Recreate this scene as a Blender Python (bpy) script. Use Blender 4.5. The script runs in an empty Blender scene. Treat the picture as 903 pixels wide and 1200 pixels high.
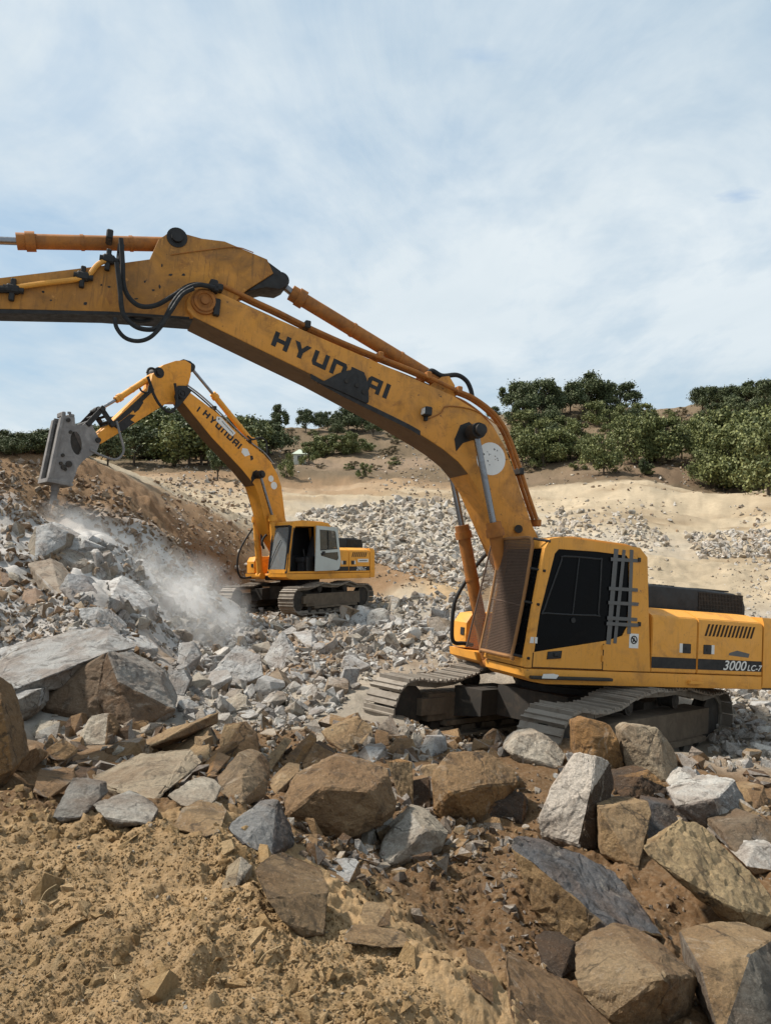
import bpy, bmesh, math, random
import numpy as np
from mathutils import Vector, Matrix, noise as mnoise
from mathutils.geometry import tessellate_polygon
R = math.radians
rng = np.random.default_rng(7)
random.seed(7)
scene = bpy.context.scene
col = scene.collection

# ------------------------------------------------------------------ camera, sky, sun, exposure
CAMZ, PITCH, FOC = 3.2, math.atan(40 / 867.0), 867.0
cam = bpy.data.cameras.new('camera')
cam.sensor_fit = 'VERTICAL'
cam.sensor_height = 36.0
cam.lens = 36.0 * FOC / 1200.0
cam.clip_start, cam.clip_end = 0.05, 3000
camo = bpy.data.objects.new('camera', cam)
col.objects.link(camo)
camo.location = (0, 0, CAMZ)
camo.rotation_euler = (R(90) + PITCH, 0, 0)
scene.camera = camo

SUN_EL, SUN_AZ = R(52), R(-78)          # azimuth measured from +y (into the scene) towards +x
sdir = Vector((math.cos(SUN_EL) * math.sin(SUN_AZ), math.cos(SUN_EL) * math.cos(SUN_AZ), math.sin(SUN_EL)))
sun = bpy.data.lights.new('sun', 'SUN')
sun.energy, sun.angle, sun.color = 5.0, R(3.0), (1.0, 0.93, 0.83)
suno = bpy.data.objects.new('sun', sun)
col.objects.link(suno)
suno.rotation_euler = sdir.to_track_quat('Z', 'Y').to_euler()

world = bpy.data.worlds.new('World')
scene.world = world
world.use_nodes = True
nt = world.node_tree
nt.nodes.clear()
N = nt.nodes.new
L = nt.links.new
wo = N('ShaderNodeOutputWorld'); bg = N('ShaderNodeBackground'); bg.inputs[1].default_value = 0.095
sky = N('ShaderNodeTexSky'); sky.sky_type = 'NISHITA'; sky.sun_disc = False
sky.sun_elevation, sky.sun_rotation = SUN_EL, SUN_AZ
sky.dust_density = 2.0; sky.air_density = 1.2
tc = N('ShaderNodeTexCoord'); sep = N('ShaderNodeSeparateXYZ'); L(tc.outputs['Generated'], sep.inputs[0])
zc = N('ShaderNodeMath'); zc.operation = 'MAXIMUM'; L(sep.outputs['Z'], zc.inputs[0]); zc.inputs[1].default_value = 0.0
za = N('ShaderNodeMath'); za.operation = 'ADD'; L(zc.outputs[0], za.inputs[0]); za.inputs[1].default_value = 0.16
cx_ = N('ShaderNodeMath'); cx_.operation = 'DIVIDE'; L(sep.outputs['X'], cx_.inputs[0]); L(za.outputs[0], cx_.inputs[1])
cy_ = N('ShaderNodeMath'); cy_.operation = 'DIVIDE'; L(sep.outputs['Y'], cy_.inputs[0]); L(za.outputs[0], cy_.inputs[1])
cv = N('ShaderNodeCombineXYZ'); L(cx_.outputs[0], cv.inputs[0]); L(cy_.outputs[0], cv.inputs[1])
def wnoise(scale, detail, rough, dist, loc=(0, 0, 0), sc=(1, 1, 1)):
    mp = N('ShaderNodeMapping'); mp.inputs['Location'].default_value = loc; mp.inputs['Scale'].default_value = sc
    L(cv.outputs[0], mp.inputs[0])
    n = N('ShaderNodeTexNoise'); n.inputs['Scale'].default_value = scale; n.inputs['Detail'].default_value = detail
    n.inputs['Roughness'].default_value = rough; n.inputs['Distortion'].default_value = dist
    L(mp.outputs[0], n.inputs['Vector']); return n
def wramp(src, p0, p1, c0=(0, 0, 0, 1), c1=(1, 1, 1, 1)):
    r = N('ShaderNodeValToRGB'); r.color_ramp.elements[0].position = p0; r.color_ramp.elements[1].position = p1
    r.color_ramp.elements[0].color = c0; r.color_ramp.elements[1].color = c1
    L(src, r.inputs[0]); return r
def wmix(f, a, b, blend='MIX'):
    m = N('ShaderNodeMix'); m.data_type = 'RGBA'; m.blend_type = blend
    for v, i in ((f, 0), (a, 6), (b, 7)):
        if isinstance(v, (int, float)): m.inputs[i].default_value = v
        elif isinstance(v, tuple): m.inputs[i].default_value = v
        else: L(v, m.inputs[i])
    return m.outputs[2]
big = wramp(wnoise(0.55, 7, 0.58, 0.5, (3.1, 0.7, 0)).outputs['Fac'], 0.30, 0.58)
wisp = wramp(wnoise(1.5, 8, 0.62, 0.9, (1.0, 5.0, 0), (1.0, 0.55, 1)).outputs['Fac'], 0.36, 0.66)
fleck = wramp(wnoise(7.5, 5, 0.6, 0.3, (0, 2, 0), (1.0, 0.7, 1)).outputs['Fac'], 0.42, 0.62)
cover = wmix(0.45, big.outputs[0], wisp.outputs[0])
cover = wmix(0.10, cover, fleck.outputs[0])
shade = wramp(wnoise(0.9, 6, 0.6, 0.4, (7, 1, 0)).outputs['Fac'], 0.3, 0.7, (5.0, 5.85, 6.45, 1), (6.7, 7.25, 7.55, 1))
base = wmix(0.65, sky.outputs[0], (3.5, 5.1, 6.5, 1))
fullsky = wmix(wramp(cover, 0.18, 0.72, (0.12, 0.12, 0.12, 1), (0.95, 0.95, 0.95, 1)).outputs[0], base, shade.outputs[0])
def gap(dx, dy, dz, rx, ry, k):
    ln_ = math.sqrt(dx * dx + dy * dy + dz * dz); u0, v0 = dx / ln_ / (dz / ln_ + .16), dy / ln_ / (dz / ln_ + .16)
    m = N('ShaderNodeMapping'); m.inputs['Location'].default_value = (-u0 / rx, -v0 / ry, 0); m.inputs['Scale'].default_value = (1 / rx, 1 / ry, 0); L(cv.outputs[0], m.inputs[0])
    ln = N('ShaderNodeVectorMath'); ln.operation = 'LENGTH'; L(m.outputs[0], ln.inputs[0])
    nn = N('ShaderNodeMath'); nn.operation = 'MULTIPLY_ADD'; L(wnoise(3.0, 8, .65, .8, (2, 3, 0), (.6, 1.6, 1)).outputs['Fac'], nn.inputs[0]); nn.inputs[1].default_value = 1.3; L(ln.outputs['Value'], nn.inputs[2])
    return wramp(nn.outputs[0], .55, 1.55, (k, k, k, 1), (0, 0, 0, 1)).outputs[0]
fullsky = wmix(gap(.475, .98, .475, .20, .10, 1.0), fullsky, (2.3, 3.7, 5.9, 1))
fullsky = wmix(gap(.13, .97, .66, .16, .08, .55), fullsky, (2.6, 4.0, 6.0, 1))
L(fullsky, bg.inputs[0]); L(bg.outputs[0], wo.inputs[0])

vs = scene.view_settings
vs.view_transform, vs.look, vs.gamma, vs.exposure, vs.use_curve_mapping = 'Standard', 'None', 1.0, 0.38, False
scene.cycles.max_bounces = 6
scene.cycles.volume_bounces = 1
scene.cycles.volume_max_steps = 96
scene.cycles.use_denoising = True

# ------------------------------------------------------------------ small helpers
def tag(o, label=None, cat=None, group=None, kind=None):
    if label: o['label'] = label
    if cat: o['category'] = cat
    if group: o['group'] = group
    if kind: o['kind'] = kind
    return o
def empty(name, M=None):
    o = bpy.data.objects.new(name, None); o.empty_display_size = 0.3
    col.objects.link(o)
    if M is not None: o.matrix_world = M
    return o
def ray(px, py):
    x = (px - 451.5) / FOC; y = -(py - 600.0) / FOC
    c, s = math.cos(PITCH), math.sin(PITCH)
    return np.array([x, c - y * s, s + y * c])

_P = np.random.default_rng(3).permutation(65536)
def _hash(ix, iy, seed):
    a = _P[(ix + seed * 131) & 65535]
    return _P[(a + iy * 7919 + seed * 17) & 65535] / 65535.0
def vnoise(x, y, seed=0):
    ix = np.floor(x).astype(np.int64); iy = np.floor(y).astype(np.int64)
    fx = x - ix; fy = y - iy
    fx = fx * fx * fx * (fx * (fx * 6 - 15) + 10); fy = fy * fy * fy * (fy * (fy * 6 - 15) + 10)
    a = _hash(ix, iy, seed); b = _hash(ix + 1, iy, seed); c = _hash(ix, iy + 1, seed); d = _hash(ix + 1, iy + 1, seed)
    return (a * (1 - fx) + b * fx) * (1 - fy) + (c * (1 - fx) + d * fx) * fy
def fbm(x, y, scale, octv=4, seed=0, gain=0.5):
    s = 0; amp = 1; tot = 0; f = 1.0 / scale
    for i in range(octv):
        ca, sa = math.cos(0.6 * i + .3), math.sin(0.6 * i + .3)
        s = s + amp * (vnoise((x * ca - y * sa) * f, (x * sa + y * ca) * f, seed + i) - .5)
        tot += amp; amp *= gain; f *= 2.03
    return s / tot * 2

# ------------------------------------------------------------------ materials
def newmat(name):
    m = bpy.data.materials.new(name); m.use_nodes = True
    t = m.node_tree; b = t.nodes['Principled BSDF']
    return m, t, b
def mixc(t, f, a, b, blend='MIX'):
    m = t.nodes.new('ShaderNodeMix'); m.data_type = 'RGBA'; m.blend_type = blend
    for v, i in ((f, 0), (a, 6), (b, 7)):
        if isinstance(v, (int, float)): m.inputs[i].default_value = v
        elif isinstance(v, tuple): m.inputs[i].default_value = v if len(v) == 4 else (*v, 1)
        else: t.links.new(v, m.inputs[i])
    return m.outputs[2]
def nz(t, scale, detail=5, rough=.6, dist=0.0, sc=None, coord='Object'):
    c = t.nodes.new('ShaderNodeTexCoord'); n = t.nodes.new('ShaderNodeTexNoise')
    n.inputs['Scale'].default_value = scale; n.inputs['Detail'].default_value = detail
    n.inputs['Roughness'].default_value = rough; n.inputs['Distortion'].default_value = dist
    src = c.outputs[coord]
    if sc:
        mp = t.nodes.new('ShaderNodeMapping'); mp.inputs['Scale'].default_value = sc
        t.links.new(src, mp.inputs[0]); src = mp.outputs[0]
    t.links.new(src, n.inputs['Vector']); return n.outputs['Fac']
def rmp(t, src, p0, p1, v0=0.0, v1=1.0):
    r = t.nodes.new('ShaderNodeMapRange'); r.inputs[1].default_value = p0; r.inputs[2].default_value = p1
    r.inputs[3].default_value = v0; r.inputs[4].default_value = v1
    t.links.new(src, r.inputs[0]); return r.outputs[0]
def bump(t, b, src, strength, dist):
    n = t.nodes.new('ShaderNodeBump'); n.inputs['Strength'].default_value = strength; n.inputs['Distance'].default_value = dist
    t.links.new(src, n.inputs['Height']); t.links.new(n.outputs[0], b.inputs['Normal'])
def paint(name, base, dirt=(.13, .085, .05), amount=.5, rough=.45, metal=0.0, scale=3.0, streak=True, spec=.4, chips=None, rust=0.0):
    m, t, b = newmat(name)
    c = mixc(t, rmp(t, nz(t, scale * .35, 3, .5), .35, .7, 0, .35), (*base, 1), tuple(v * .72 for v in base))
    d1 = rmp(t, nz(t, scale, 8, .68, .6), .62 - .22 * amount, .80, 0, min(1, amount * 1.2))
    c = mixc(t, d1, c, dirt)
    if streak:
        d2 = rmp(t, nz(t, scale * 1.6, 6, .6, .2, (5, 5, .7)), .56, .78, 0, .55 * amount)
        c = mixc(t, d2, c, tuple(v * .8 for v in dirt))
    if rust:
        c = mixc(t, rmp(t, nz(t, scale * .8, 9, .72, 1.4), .55, .66, 0, rust), c, (.17, .062, .018))
        c = mixc(t, rmp(t, nz(t, scale * 2.6, 7, .7, .3, (7, 7, .45)), .58, .72, 0, rust * .9), c, (.06, .032, .016))
        c = mixc(t, rmp(t, nz(t, scale * 5, 6, .75, .2), .60, .68, 0, rust * .6), c, tuple(min(.8, v * 1.25 + .03) for v in base))
    if chips:
        d3 = rmp(t, nz(t, scale * 7, 4, .6, .3), .68, .71, 0, .9)
        c = mixc(t, d3, c, chips)
    t.links.new(c, b.inputs['Base Color'])
    t.links.new(rmp(t, nz(t, scale * 2, 6, .6), .3, .8, rough, min(1, rough + .35)), b.inputs['Roughness'])
    b.inputs['Metallic'].default_value = metal
    b.inputs['Specular IOR Level'].default_value = spec
    bump(t, b, nz(t, scale * 9, 5, .6), .12, .01)
    return m
YEL = (.66, .295, .042)
M = {}
M['yellow'] = paint('yellow_paint', YEL, amount=.45, rough=.45, chips=(.12, .06, .03), rust=.32)
M['boom_yellow'] = paint('boom_yellow_paint', (.58, .245, .036), dirt=(.095, .05, .024), amount=.72, rough=.5, chips=(.06, .035, .02), scale=2.2, rust=.55)
M['arm_yellow'] = paint('worn_arm_paint', (.50, .21, .03), dirt=(.085, .045, .022), amount=1.25, rough=.55, chips=(.03, .02, .015), scale=1.9, rust=.75)
M['rust_orange'] = paint('rusty_orange_paint', (.34, .125, .022), dirt=(.10, .045, .02), amount=.75, rough=.6, scale=5)
M['orange2'] = paint('amber_paint', (.70, .30, .03), amount=.45, rough=.46, rust=.35)
M['orange2_boom'] = paint('amber_boom_paint', (.69, .28, .026), dirt=(.12, .06, .03), amount=.5, rough=.48, scale=2, rust=.4)
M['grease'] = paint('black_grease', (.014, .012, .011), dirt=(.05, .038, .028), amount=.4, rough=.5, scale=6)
M['dark_steel'] = paint('dark_muddy_steel', (.028, .024, .020), dirt=(.10, .072, .05), amount=.5, rough=.65, scale=4)
M['frame_mud'] = paint('muddy_track_frame', (.10, .075, .052), dirt=(.19, .145, .10), amount=.8, rough=.85, scale=4)
M['shoe'] = paint('worn_track_steel', (.235, .205, .17), dirt=(.115, .082, .054), amount=.7, rough=.6, metal=.15, scale=5, streak=False)
M['chrome'] = paint('rod_chrome', (.23, .23, .24), dirt=(.08, .06, .05), amount=.5, rough=.16, metal=1.0, scale=4)
M['rubber'] = paint('black_rubber', (.012, .012, .012), dirt=(.06, .05, .04), amount=.35, rough=.6, scale=10)
M['black'] = paint('black_decal', (.011, .011, .012), dirt=(.09, .06, .03), amount=.22, rough=.5, scale=6)
M['black_sheet'] = paint('black_sheet_metal', (.012, .012, .013), dirt=(.06, .05, .04), amount=.3, rough=.4, scale=5)
M['white'] = paint('white_sticker', (.66, .65, .62), dirt=(.3, .25, .18), amount=.35, rough=.5, scale=9)
M['tape'] = paint('grey_tape', (.10, .098, .096), dirt=(.11, .09, .07), amount=.4, rough=.5, scale=8)
M['guard'] = paint('rusty_guard_wire', (.10, .062, .042), dirt=(.07, .047, .034), amount=.6, rough=.8, scale=6)
M['guard_bar'] = paint('rusty_guard_bar', (.27, .13, .045), dirt=(.11, .065, .04), amount=.7, rough=.75, scale=5)
M['belly'] = paint('grimy_shaded_belly', (.13, .072, .03), dirt=(.06, .036, .02), amount=.6, rough=.8, scale=4)  # boom underside: shade and grime mixed into one dark brown
M['straw'] = paint('straw', (.40, .30, .17), amount=.3, rough=.8, scale=20)
M['seam'] = paint('shadow_gap', (.03, .015, .006), amount=.2, rough=.8)
M['breaker'] = paint('dusty_breaker_steel', (.165, .155, .150), dirt=(.31, .29, .275), amount=.8, rough=.75, scale=3)
M['door_grey'] = paint('grey_door_lining', (.42, .45, .43), dirt=(.25, .22, .18), amount=.3, rough=.5)
M['fabric'] = paint('dark_seat_fabric', (.05, .05, .055), amount=.3, rough=.9, streak=False)
def glassmat(name, colr, alpha, rough=.06):
    m, t, b = newmat(name)
    t.links.new(mixc(t, rmp(t, nz(t, 3, 6, .6), .45, .8, 0, .5), (*colr, 1), (.16, .14, .12)), b.inputs['Base Color'])
    t.links.new(rmp(t, nz(t, 5, 6, .6), .4, .8, rough, rough + .25), b.inputs['Roughness'])
    b.inputs['Alpha'].default_value = alpha
    return m
M['tint'] = paint('tinted_window', (.0035, .0035, .004), dirt=(.02, .018, .015), amount=.2, rough=.15, streak=False, spec=.07)
M['glass'] = glassmat('dusty_glass', (.20, .22, .23), .62)
M['glass_dark'] = glassmat('door_glass', (.05, .055, .05), .72)

def rockmat(name, objcol):
    m, t, b = newmat(name)
    if objcol:
        a = t.nodes.new('ShaderNodeAttribute'); a.attribute_type = 'OBJECT'; a.attribute_name = 'tone_a'
        c = t.nodes.new('ShaderNodeAttribute'); c.attribute_type = 'OBJECT'; c.attribute_name = 'tone_b'
        A, B = a.outputs['Color'], c.outputs['Color']
        oi = t.nodes.new('ShaderNodeObjectInfo')
        tcn = t.nodes.new('ShaderNodeTexCoord'); ad = t.nodes.new('ShaderNodeVectorMath'); ad.operation = 'ADD'
        sc_ = t.nodes.new('ShaderNodeMath'); sc_.operation = 'MULTIPLY'; sc_.inputs[1].default_value = 40
        t.links.new(oi.outputs['Random'], sc_.inputs[0])
        geo = t.nodes.new('ShaderNodeNewGeometry')
        t.links.new(geo.outputs['Position'], ad.inputs[0]); t.links.new(sc_.outputs[0], ad.inputs[1])
        vec = ad.outputs[0]
    else:
        a = t.nodes.new('ShaderNodeAttribute'); a.attribute_name = 'tone'
        A = a.outputs['Color']; B = mixc(t, .5, A, (.58, .57, .54))
        geo = t.nodes.new('ShaderNodeNewGeometry'); vec = geo.outputs['Position']
    def n(scale, det=6, ro=.62, di=.3):
        k = t.nodes.new('ShaderNodeTexNoise'); k.inputs['Scale'].default_value = scale; k.inputs['Detail'].default_value = det
        k.inputs['Roughness'].default_value = ro; k.inputs['Distortion'].default_value = di
        t.links.new(vec, k.inputs['Vector']); return k.outputs['Fac']
    fr = t.nodes.new('ShaderNodeAttribute'); fr.attribute_name = 'fresh_lit'
    wob = t.nodes.new('ShaderNodeMath'); wob.operation = 'ADD'
    t.links.new(fr.outputs['Fac'], wob.inputs[0]); t.links.new(rmp(t, n(5), .3, .7, -.35, .35), wob.inputs[1])
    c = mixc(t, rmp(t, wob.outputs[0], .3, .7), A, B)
    c = mixc(t, rmp(t, n(2.2, 8, .66, .5), .44, .60, 0, .7), c, mixc(t, .62, c, (.15, .075, .03)))
    c = mixc(t, rmp(t, n(4.5, 9, .72, .9), .53, .62, 0, .7), c, mixc(t, .75, c, (.035, .026, .02)))
    c = mixc(t, rmp(t, n(3.3, 9, .74, 1.3), .57, .66, 0, .6), c, mixc(t, .55, c, (.60, .53, .43)))
    vo = t.nodes.new('ShaderNodeTexVoronoi'); vo.feature = 'DISTANCE_TO_EDGE'; vo.inputs['Scale'].default_value = 2.1
    wv = t.nodes.new('ShaderNodeVectorMath'); wv.operation = 'MULTIPLY_ADD'; kk = t.nodes.new('ShaderNodeTexNoise'); kk.inputs['Scale'].default_value = 4; kk.inputs['Detail'].default_value = 6; t.links.new(vec, kk.inputs['Vector'])
    t.links.new(kk.outputs['Color'], wv.inputs[0]); wv.inputs[1].default_value = (.45, .45, .45); t.links.new(vec, wv.inputs[2]); t.links.new(wv.outputs[0], vo.inputs['Vector'])
    crk = t.nodes.new('ShaderNodeMath'); crk.operation = 'MULTIPLY'; t.links.new(rmp(t, vo.outputs['Distance'], .028, .004, 0, .8), crk.inputs[0]); t.links.new(rmp(t, n(1.9, 4), .45, .6), crk.inputs[1])
    c = mixc(t, crk.outputs[0], c, (.03, .022, .016))
    c = mixc(t, rmp(t, n(55, 5, .78), .36, .60, 0, .7), c, mixc(t, .5, c, (.05, .04, .03)))
    c = mixc(t, rmp(t, n(80, 3, .7), .60, .72, 0, .5), c, mixc(t, .5, c, (.62, .56, .48)))
    t.links.new(c, b.inputs['Base Color'])
    b.inputs['Roughness'].default_value = .88
    b.inputs['Specular IOR Level'].default_value = .25
    h = t.nodes.new('ShaderNodeMath'); h.operation = 'ADD'
    t.links.new(rmp(t, n(7, 10, .74, .2), 0, 1), h.inputs[0]); t.links.new(rmp(t, n(60, 6, .75), 0, 1, 0, .35), h.inputs[1])
    bump(t, b, h.outputs[0], .95, .06)
    return m
M['rock'] = rockmat('rock', True)
M['rubble'] = rockmat('rubble_stone', False)

def soilmat():
    m, t, b = newmat('quarry_soil')
    a = t.nodes.new('ShaderNodeAttribute'); a.attribute_name = 'tone'; A = a.outputs['Color']
    c = mixc(t, rmp(t, nz(t, 3.0, 8, .65, .4), .35, .7, 0, .5), A, mixc(t, .45, A, (.12, .075, .04)))
    c = mixc(t, rmp(t, nz(t, 26, 6, .7), .45, .75, 0, .5), c, mixc(t, .5, c, (.55, .45, .32)))
    c = mixc(t, rmp(t, nz(t, 70, 4, .7), .35, .6, .4, 0), c, mixc(t, .55, c, (.06, .04, .02)))
    t.links.new(c, b.inputs['Base Color']); b.inputs['Roughness'].default_value = .95
    b.inputs['Specular IOR Level'].default_value = .1
    h = t.nodes.new('ShaderNodeMath'); h.operation = 'ADD'
    t.links.new(nz(t, 22, 8, .72), h.inputs[0]); t.links.new(rmp(t, nz(t, 95, 5, .7), 0, 1, 0, .3), h.inputs[1])
    bump(t, b, h.outputs[0], .8, .04)
    return m
M['soil'] = soilmat()
def clodmat():
    m, t, b = newmat('earth_clod'); a = t.nodes.new('ShaderNodeAttribute'); a.attribute_name = 'tone'; A = a.outputs['Color']
    c = mixc(t, rmp(t, nz(t, 30, 6, .7), .4, .7, 0, .6), A, mixc(t, .5, A, (.50, .39, .24)))
    c = mixc(t, rmp(t, nz(t, 75, 4, .7), .35, .55, .5, 0), c, mixc(t, .6, c, (.07, .045, .02)))
    t.links.new(c, b.inputs['Base Color']); b.inputs['Roughness'].default_value = .97; b.inputs['Specular IOR Level'].default_value = .08
    bump(t, b, nz(t, 40, 8, .75), 1.0, .03); return m
M['clod'] = clodmat()

def leafmat(name, a1, a2):
    m, t, b = newmat(name)
    at = t.nodes.new('ShaderNodeAttribute'); at.attribute_name = 'tint'
    oi = t.nodes.new('ShaderNodeObjectInfo')
    c = mixc(t, at.outputs['Fac'], (*a1, 1), (*a2, 1))
    c = mixc(t, rmp(t, oi.outputs['Random'], 0, 1, 0, .45), c, mixc(t, .6, c, (.07, .075, .03)))
    t.links.new(c, b.inputs['Base Color']); b.inputs['Roughness'].default_value = .6
    b.inputs['Specular IOR Level'].default_value = .25
    return m
M['leaf_dark'] = leafmat('dark_leaves', (.034, .050, .024), (.145, .168, .075))
M['leaf_mid'] = leafmat('green_leaves', (.055, .074, .026), (.24, .25, .09))
M['leaf_dry'] = leafmat('dry_leaves', (.10, .078, .042), (.20, .15, .085))
M['bark'] = paint('bark', (.075, .058, .042), amount=.4, rough=.95, scale=6, streak=False)
M['hut_wall'] = paint('white_plaster', (.60, .62, .58), dirt=(.4, .38, .33), amount=.3, rough=.8)
M['hut_roof'] = paint('pale_green_roof', (.50, .56, .46), dirt=(.4, .4, .33), amount=.3, rough=.7)

# ------------------------------------------------------------------ ground: one sheet shaped from surveyed points
# (picture x, picture y, distance in metres) of spots where bare ground shows
CP = [
 # foreground mound under the photographer
 (0,1200,2.45),(150,1200,2.4),(300,1200,2.4),(450,1200,2.5),(580,1200,2.75),(0,1090,2.95),(150,1090,2.95),(300,1090,3.0),(430,1120,3.1),
 (0,1010,3.6),(60,975,3.9),(150,962,4.1),(250,972,4.05),(330,1020,3.7),(400,1075,3.4),
 # trench with boulders, lower right
 (700,1200,3.4),(800,1200,3.5),(903,1200,3.6),(560,1140,3.6),(520,1080,4.4),(640,1120,4.1),(800,1110,4.5),(903,1110,4.6),
 (450,1010,5.5),(560,1030,5.3),(700,1000,5.9),(820,1010,5.7),(903,1000,5.8),(380,960,6.0),(330,930,6.6),
 # berm in front of the tracks
 (500,930,7.0),(600,905,7.5),(700,905,7.6),(820,930,7.2),(903,930,7.3),(450,880,8.3),(585,884,8.3),(680,884,8.3),(500,866,9.6),(440,860,9.4),(550,868,9.9),(500,890,8.2),(840,905,8.6),(900,890,9.6),
 (100,930,5.6),(200,930,5.8),(60,900,6.4),(150,890,7.2),(250,880,8.0),(330,870,8.6),(20,900,5.6),
 # floor under and right of the near machine
 (500,836,11.0),(600,820,12.0),(700,818,12.2),(860,835,13.8),(903,840,13.5),(880,770,18.5),(820,700,27),(890,690,28),
 # rubble floor
 (250,850,9.6),(350,840,10.3),(400,820,11.6),(240,800,13.2),(320,790,14.4),(420,770,16.5),(520,755,18.5),(560,745,20),(300,745,19.5),(400,730,23),(340,722,26),(450,715,25.5),(530,700,27.5),
 # left mound
 (0,860,8.3),(90,850,9.3),(190,845,9.8),(0,780,10.4),(90,750,11.2),(160,770,11.6),(230,790,13),(0,700,13.2),(80,690,14.0),(140,700,15.4),(200,735,16.8),(250,720,19.5),
 (0,640,15.8),(60,640,17.2),(110,640,18.3),(170,670,18.8),(0,580,19.0),(60,600,20.3),(110,610,20.6),(0,530,23),(60,541,23.8),(120,562,24.2),(160,590,23.6),(210,640,23.4),(250,690,22.5),
 (200,605,28),(250,650,27.5),(270,620,31),(240,690,26),
 # bank behind the far machine, floor beyond
 (290,690,28.5),(350,690,29.5),(440,690,29.5),(300,640,32),(430,650,32.5),(480,665,31.5),(470,640,36),(560,690,29.5),(650,660,33),(760,660,33),(860,650,36),(903,640,38),
 (230,600,44),(300,600,45),(400,610,45),(500,610,46),(560,620,44),(650,610,48),(760,610,48),(860,610,48),
 (200,565,62),(300,572,60),(400,570,66),(500,575,64),(640,575,66),(760,575,62),(880,590,56),(903,575,60),
 # far slope
 (20,545,78),(150,545,82),(300,545,86),(400,545,88),(500,545,88),(640,545,82),(760,555,74),(880,565,70),
 (60,522,110),(200,525,112),(300,505,112),(350,525,104),(420,510,112),(520,510,112),(640,520,92),(760,525,86),(880,540,78),
 (620,480,112),(690,470,116),(760,488,112),(820,475,108),(903,465,104),(850,500,92),(420,498,122),(340,500,126),(150,515,130),(0,512,135),
]
def survey():
    P = []
    for px, py, d in CP:
        r = ray(px, py); s = d / r[1]; P.append((r[0] * s, d, CAMZ + r[2] * s))
    # ground the photo does not show: sides, near feet, beyond the crests
    for th in (-62, -48, -38):
        for d, z in ((1.5, 1.65), (3, 1.7), (6, 1.6), (10, 2.6), (18, 4.2), (30, 5.6), (60, 9), (110, 18)):
            P.append((d * math.sin(R(th)), d * math.cos(R(th)), z))
    for th in (38, 48, 62):
        for d, z in ((1.5, 1.6), (3, 1.2), (6, .9), (10, .5), (18, .5), (30, 2.2), (60, 9.5), (110, 27)):
            P.append((d * math.sin(R(th)), d * math.cos(R(th)), z))
    for th in (-25, 0, 25): P.append((1.0 * math.sin(R(th)), 1.0 * math.cos(R(th)), 1.62))
    for th, z1 in ((-50, 15), (-25, 19), (-8, 23), (8, 27), (25, 29), (50, 27)):
        for d in (175, 320, 600): P.append((d * math.sin(R(th)), d * math.cos(R(th)), z1 - (d - 175) * .02))
    return np.array(P)
SP = survey()
def feat(x, y):
    r = np.hypot(x, y); th = np.arctan2(x, y)
    return np.stack([th * 3.2, np.log(np.maximum(r, .3)) * 1.25], -1)
_F = feat(SP[:, 0], SP[:, 1])
def _phi(d2): return np.sqrt(d2 + .02)
_D = ((_F[:, None] - _F[None]) ** 2).sum(-1)
_K = _phi(_D) + np.eye(len(_F)) * -0.012
_A = np.block([[_K, np.ones((len(_F), 1))], [np.ones((1, len(_F))), np.zeros((1, 1))]])
# blend heights relative to distance so that near and far errors weigh alike
_rr = np.hypot(SP[:, 0], SP[:, 1])
_W = np.linalg.solve(_A, np.append((SP[:, 2] - CAMZ) / _rr, 0))
def height0(x, y):
    x = np.asarray(x, float); y = np.asarray(y, float); sh = x.shape
    f = feat(x.ravel(), y.ravel()); out = np.empty(len(f))
    for i in range(0, len(f), 20000):
        d2 = ((f[i:i + 20000, None] - _F[None]) ** 2).sum(-1)
        out[i:i + 20000] = _phi(d2) @ _W[:-1] + _W[-1]
    return (out * np.hypot(x.ravel(), y.ravel()) + CAMZ).reshape(sh)
def sst(a, b, v):
    t = np.clip((v - a) / (b - a), 0, 1); return t * t * (3 - 2 * t)
def detail(x, y):
    r = np.hypot(x, y)
    fine = 1 - sst(5, 9, r)
    pit = sst(.05, .55, fbm(x, y, .42, 3, 3))
    h = fine * (.13 * fbm(x, y, .75, 3, 1) + .045 * fbm(x, y, .22, 4, 5, .6) - .05 * pit + .035 * sst(.1, .5, fbm(x, y, .13, 3, 7)) + .016 * fbm(x, y, .05, 4, 9, .65))
    mid = sst(5, 9, r) * (1 - sst(35, 60, r)) * (1 - .75 * np.exp(-(((x - 1.0) / 2.6) ** 2 + ((y - 9.2) / 1.6) ** 2)))
    h = h + mid * (.22 * fbm(x, y, 2.2, 4, 21) + .16 * np.abs(fbm(x, y, .8, 3, 25)))
    far = sst(35, 60, r)
    h = h + far * (.9 * fbm(x, y, 9, 5, 31) + .25 * fbm(x, y, 2.0, 3, 35)) + sst(28, 36, r) * (.16 * fbm(x, y, 1.5, 4, 37, .6) + .5 * np.maximum(0, fbm(x, y, 5, 4, 39)) * (1 - .5 * far))
    # the mound on the left is torn rock
    ml = np.exp(-(((x + 7.5) / 5.0) ** 2 + ((y - 16.5) / 6.5) ** 2) ** 2)
    h = h + ml * (.8 * np.abs(fbm(x, y, 2.4, 4, 41)) - .25 + .25 * np.abs(fbm(x, y, .7, 3, 45)))
    sl = np.exp(-(((x + 6.5) / 4.5) ** 2 + ((y - 25) / 4.5) ** 2) ** 2)
    h = h + sl * (.45 * fbm(x, y, 1.6, 4, 51) + .25 * np.abs(fbm(x, y, .5, 4, 55)))
    return h
# worked level pads where the two machines stand
PADS = [(2.95, 12.0, .02, 1.7, 1.5), (-3.04, 26.5, .80, 2.6, 1.8)]
def height(x, y):
    z = height0(x, y); d = detail(x, y)
    for a, b, h, r0, r1 in PADS:
        w = 1 - sst(r0, r0 + r1, np.hypot(np.asarray(x) - a, np.asarray(y) - b))
        z = z * (1 - w) + h * w; d = d * (1 - .6 * w)
    return z + d

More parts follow.
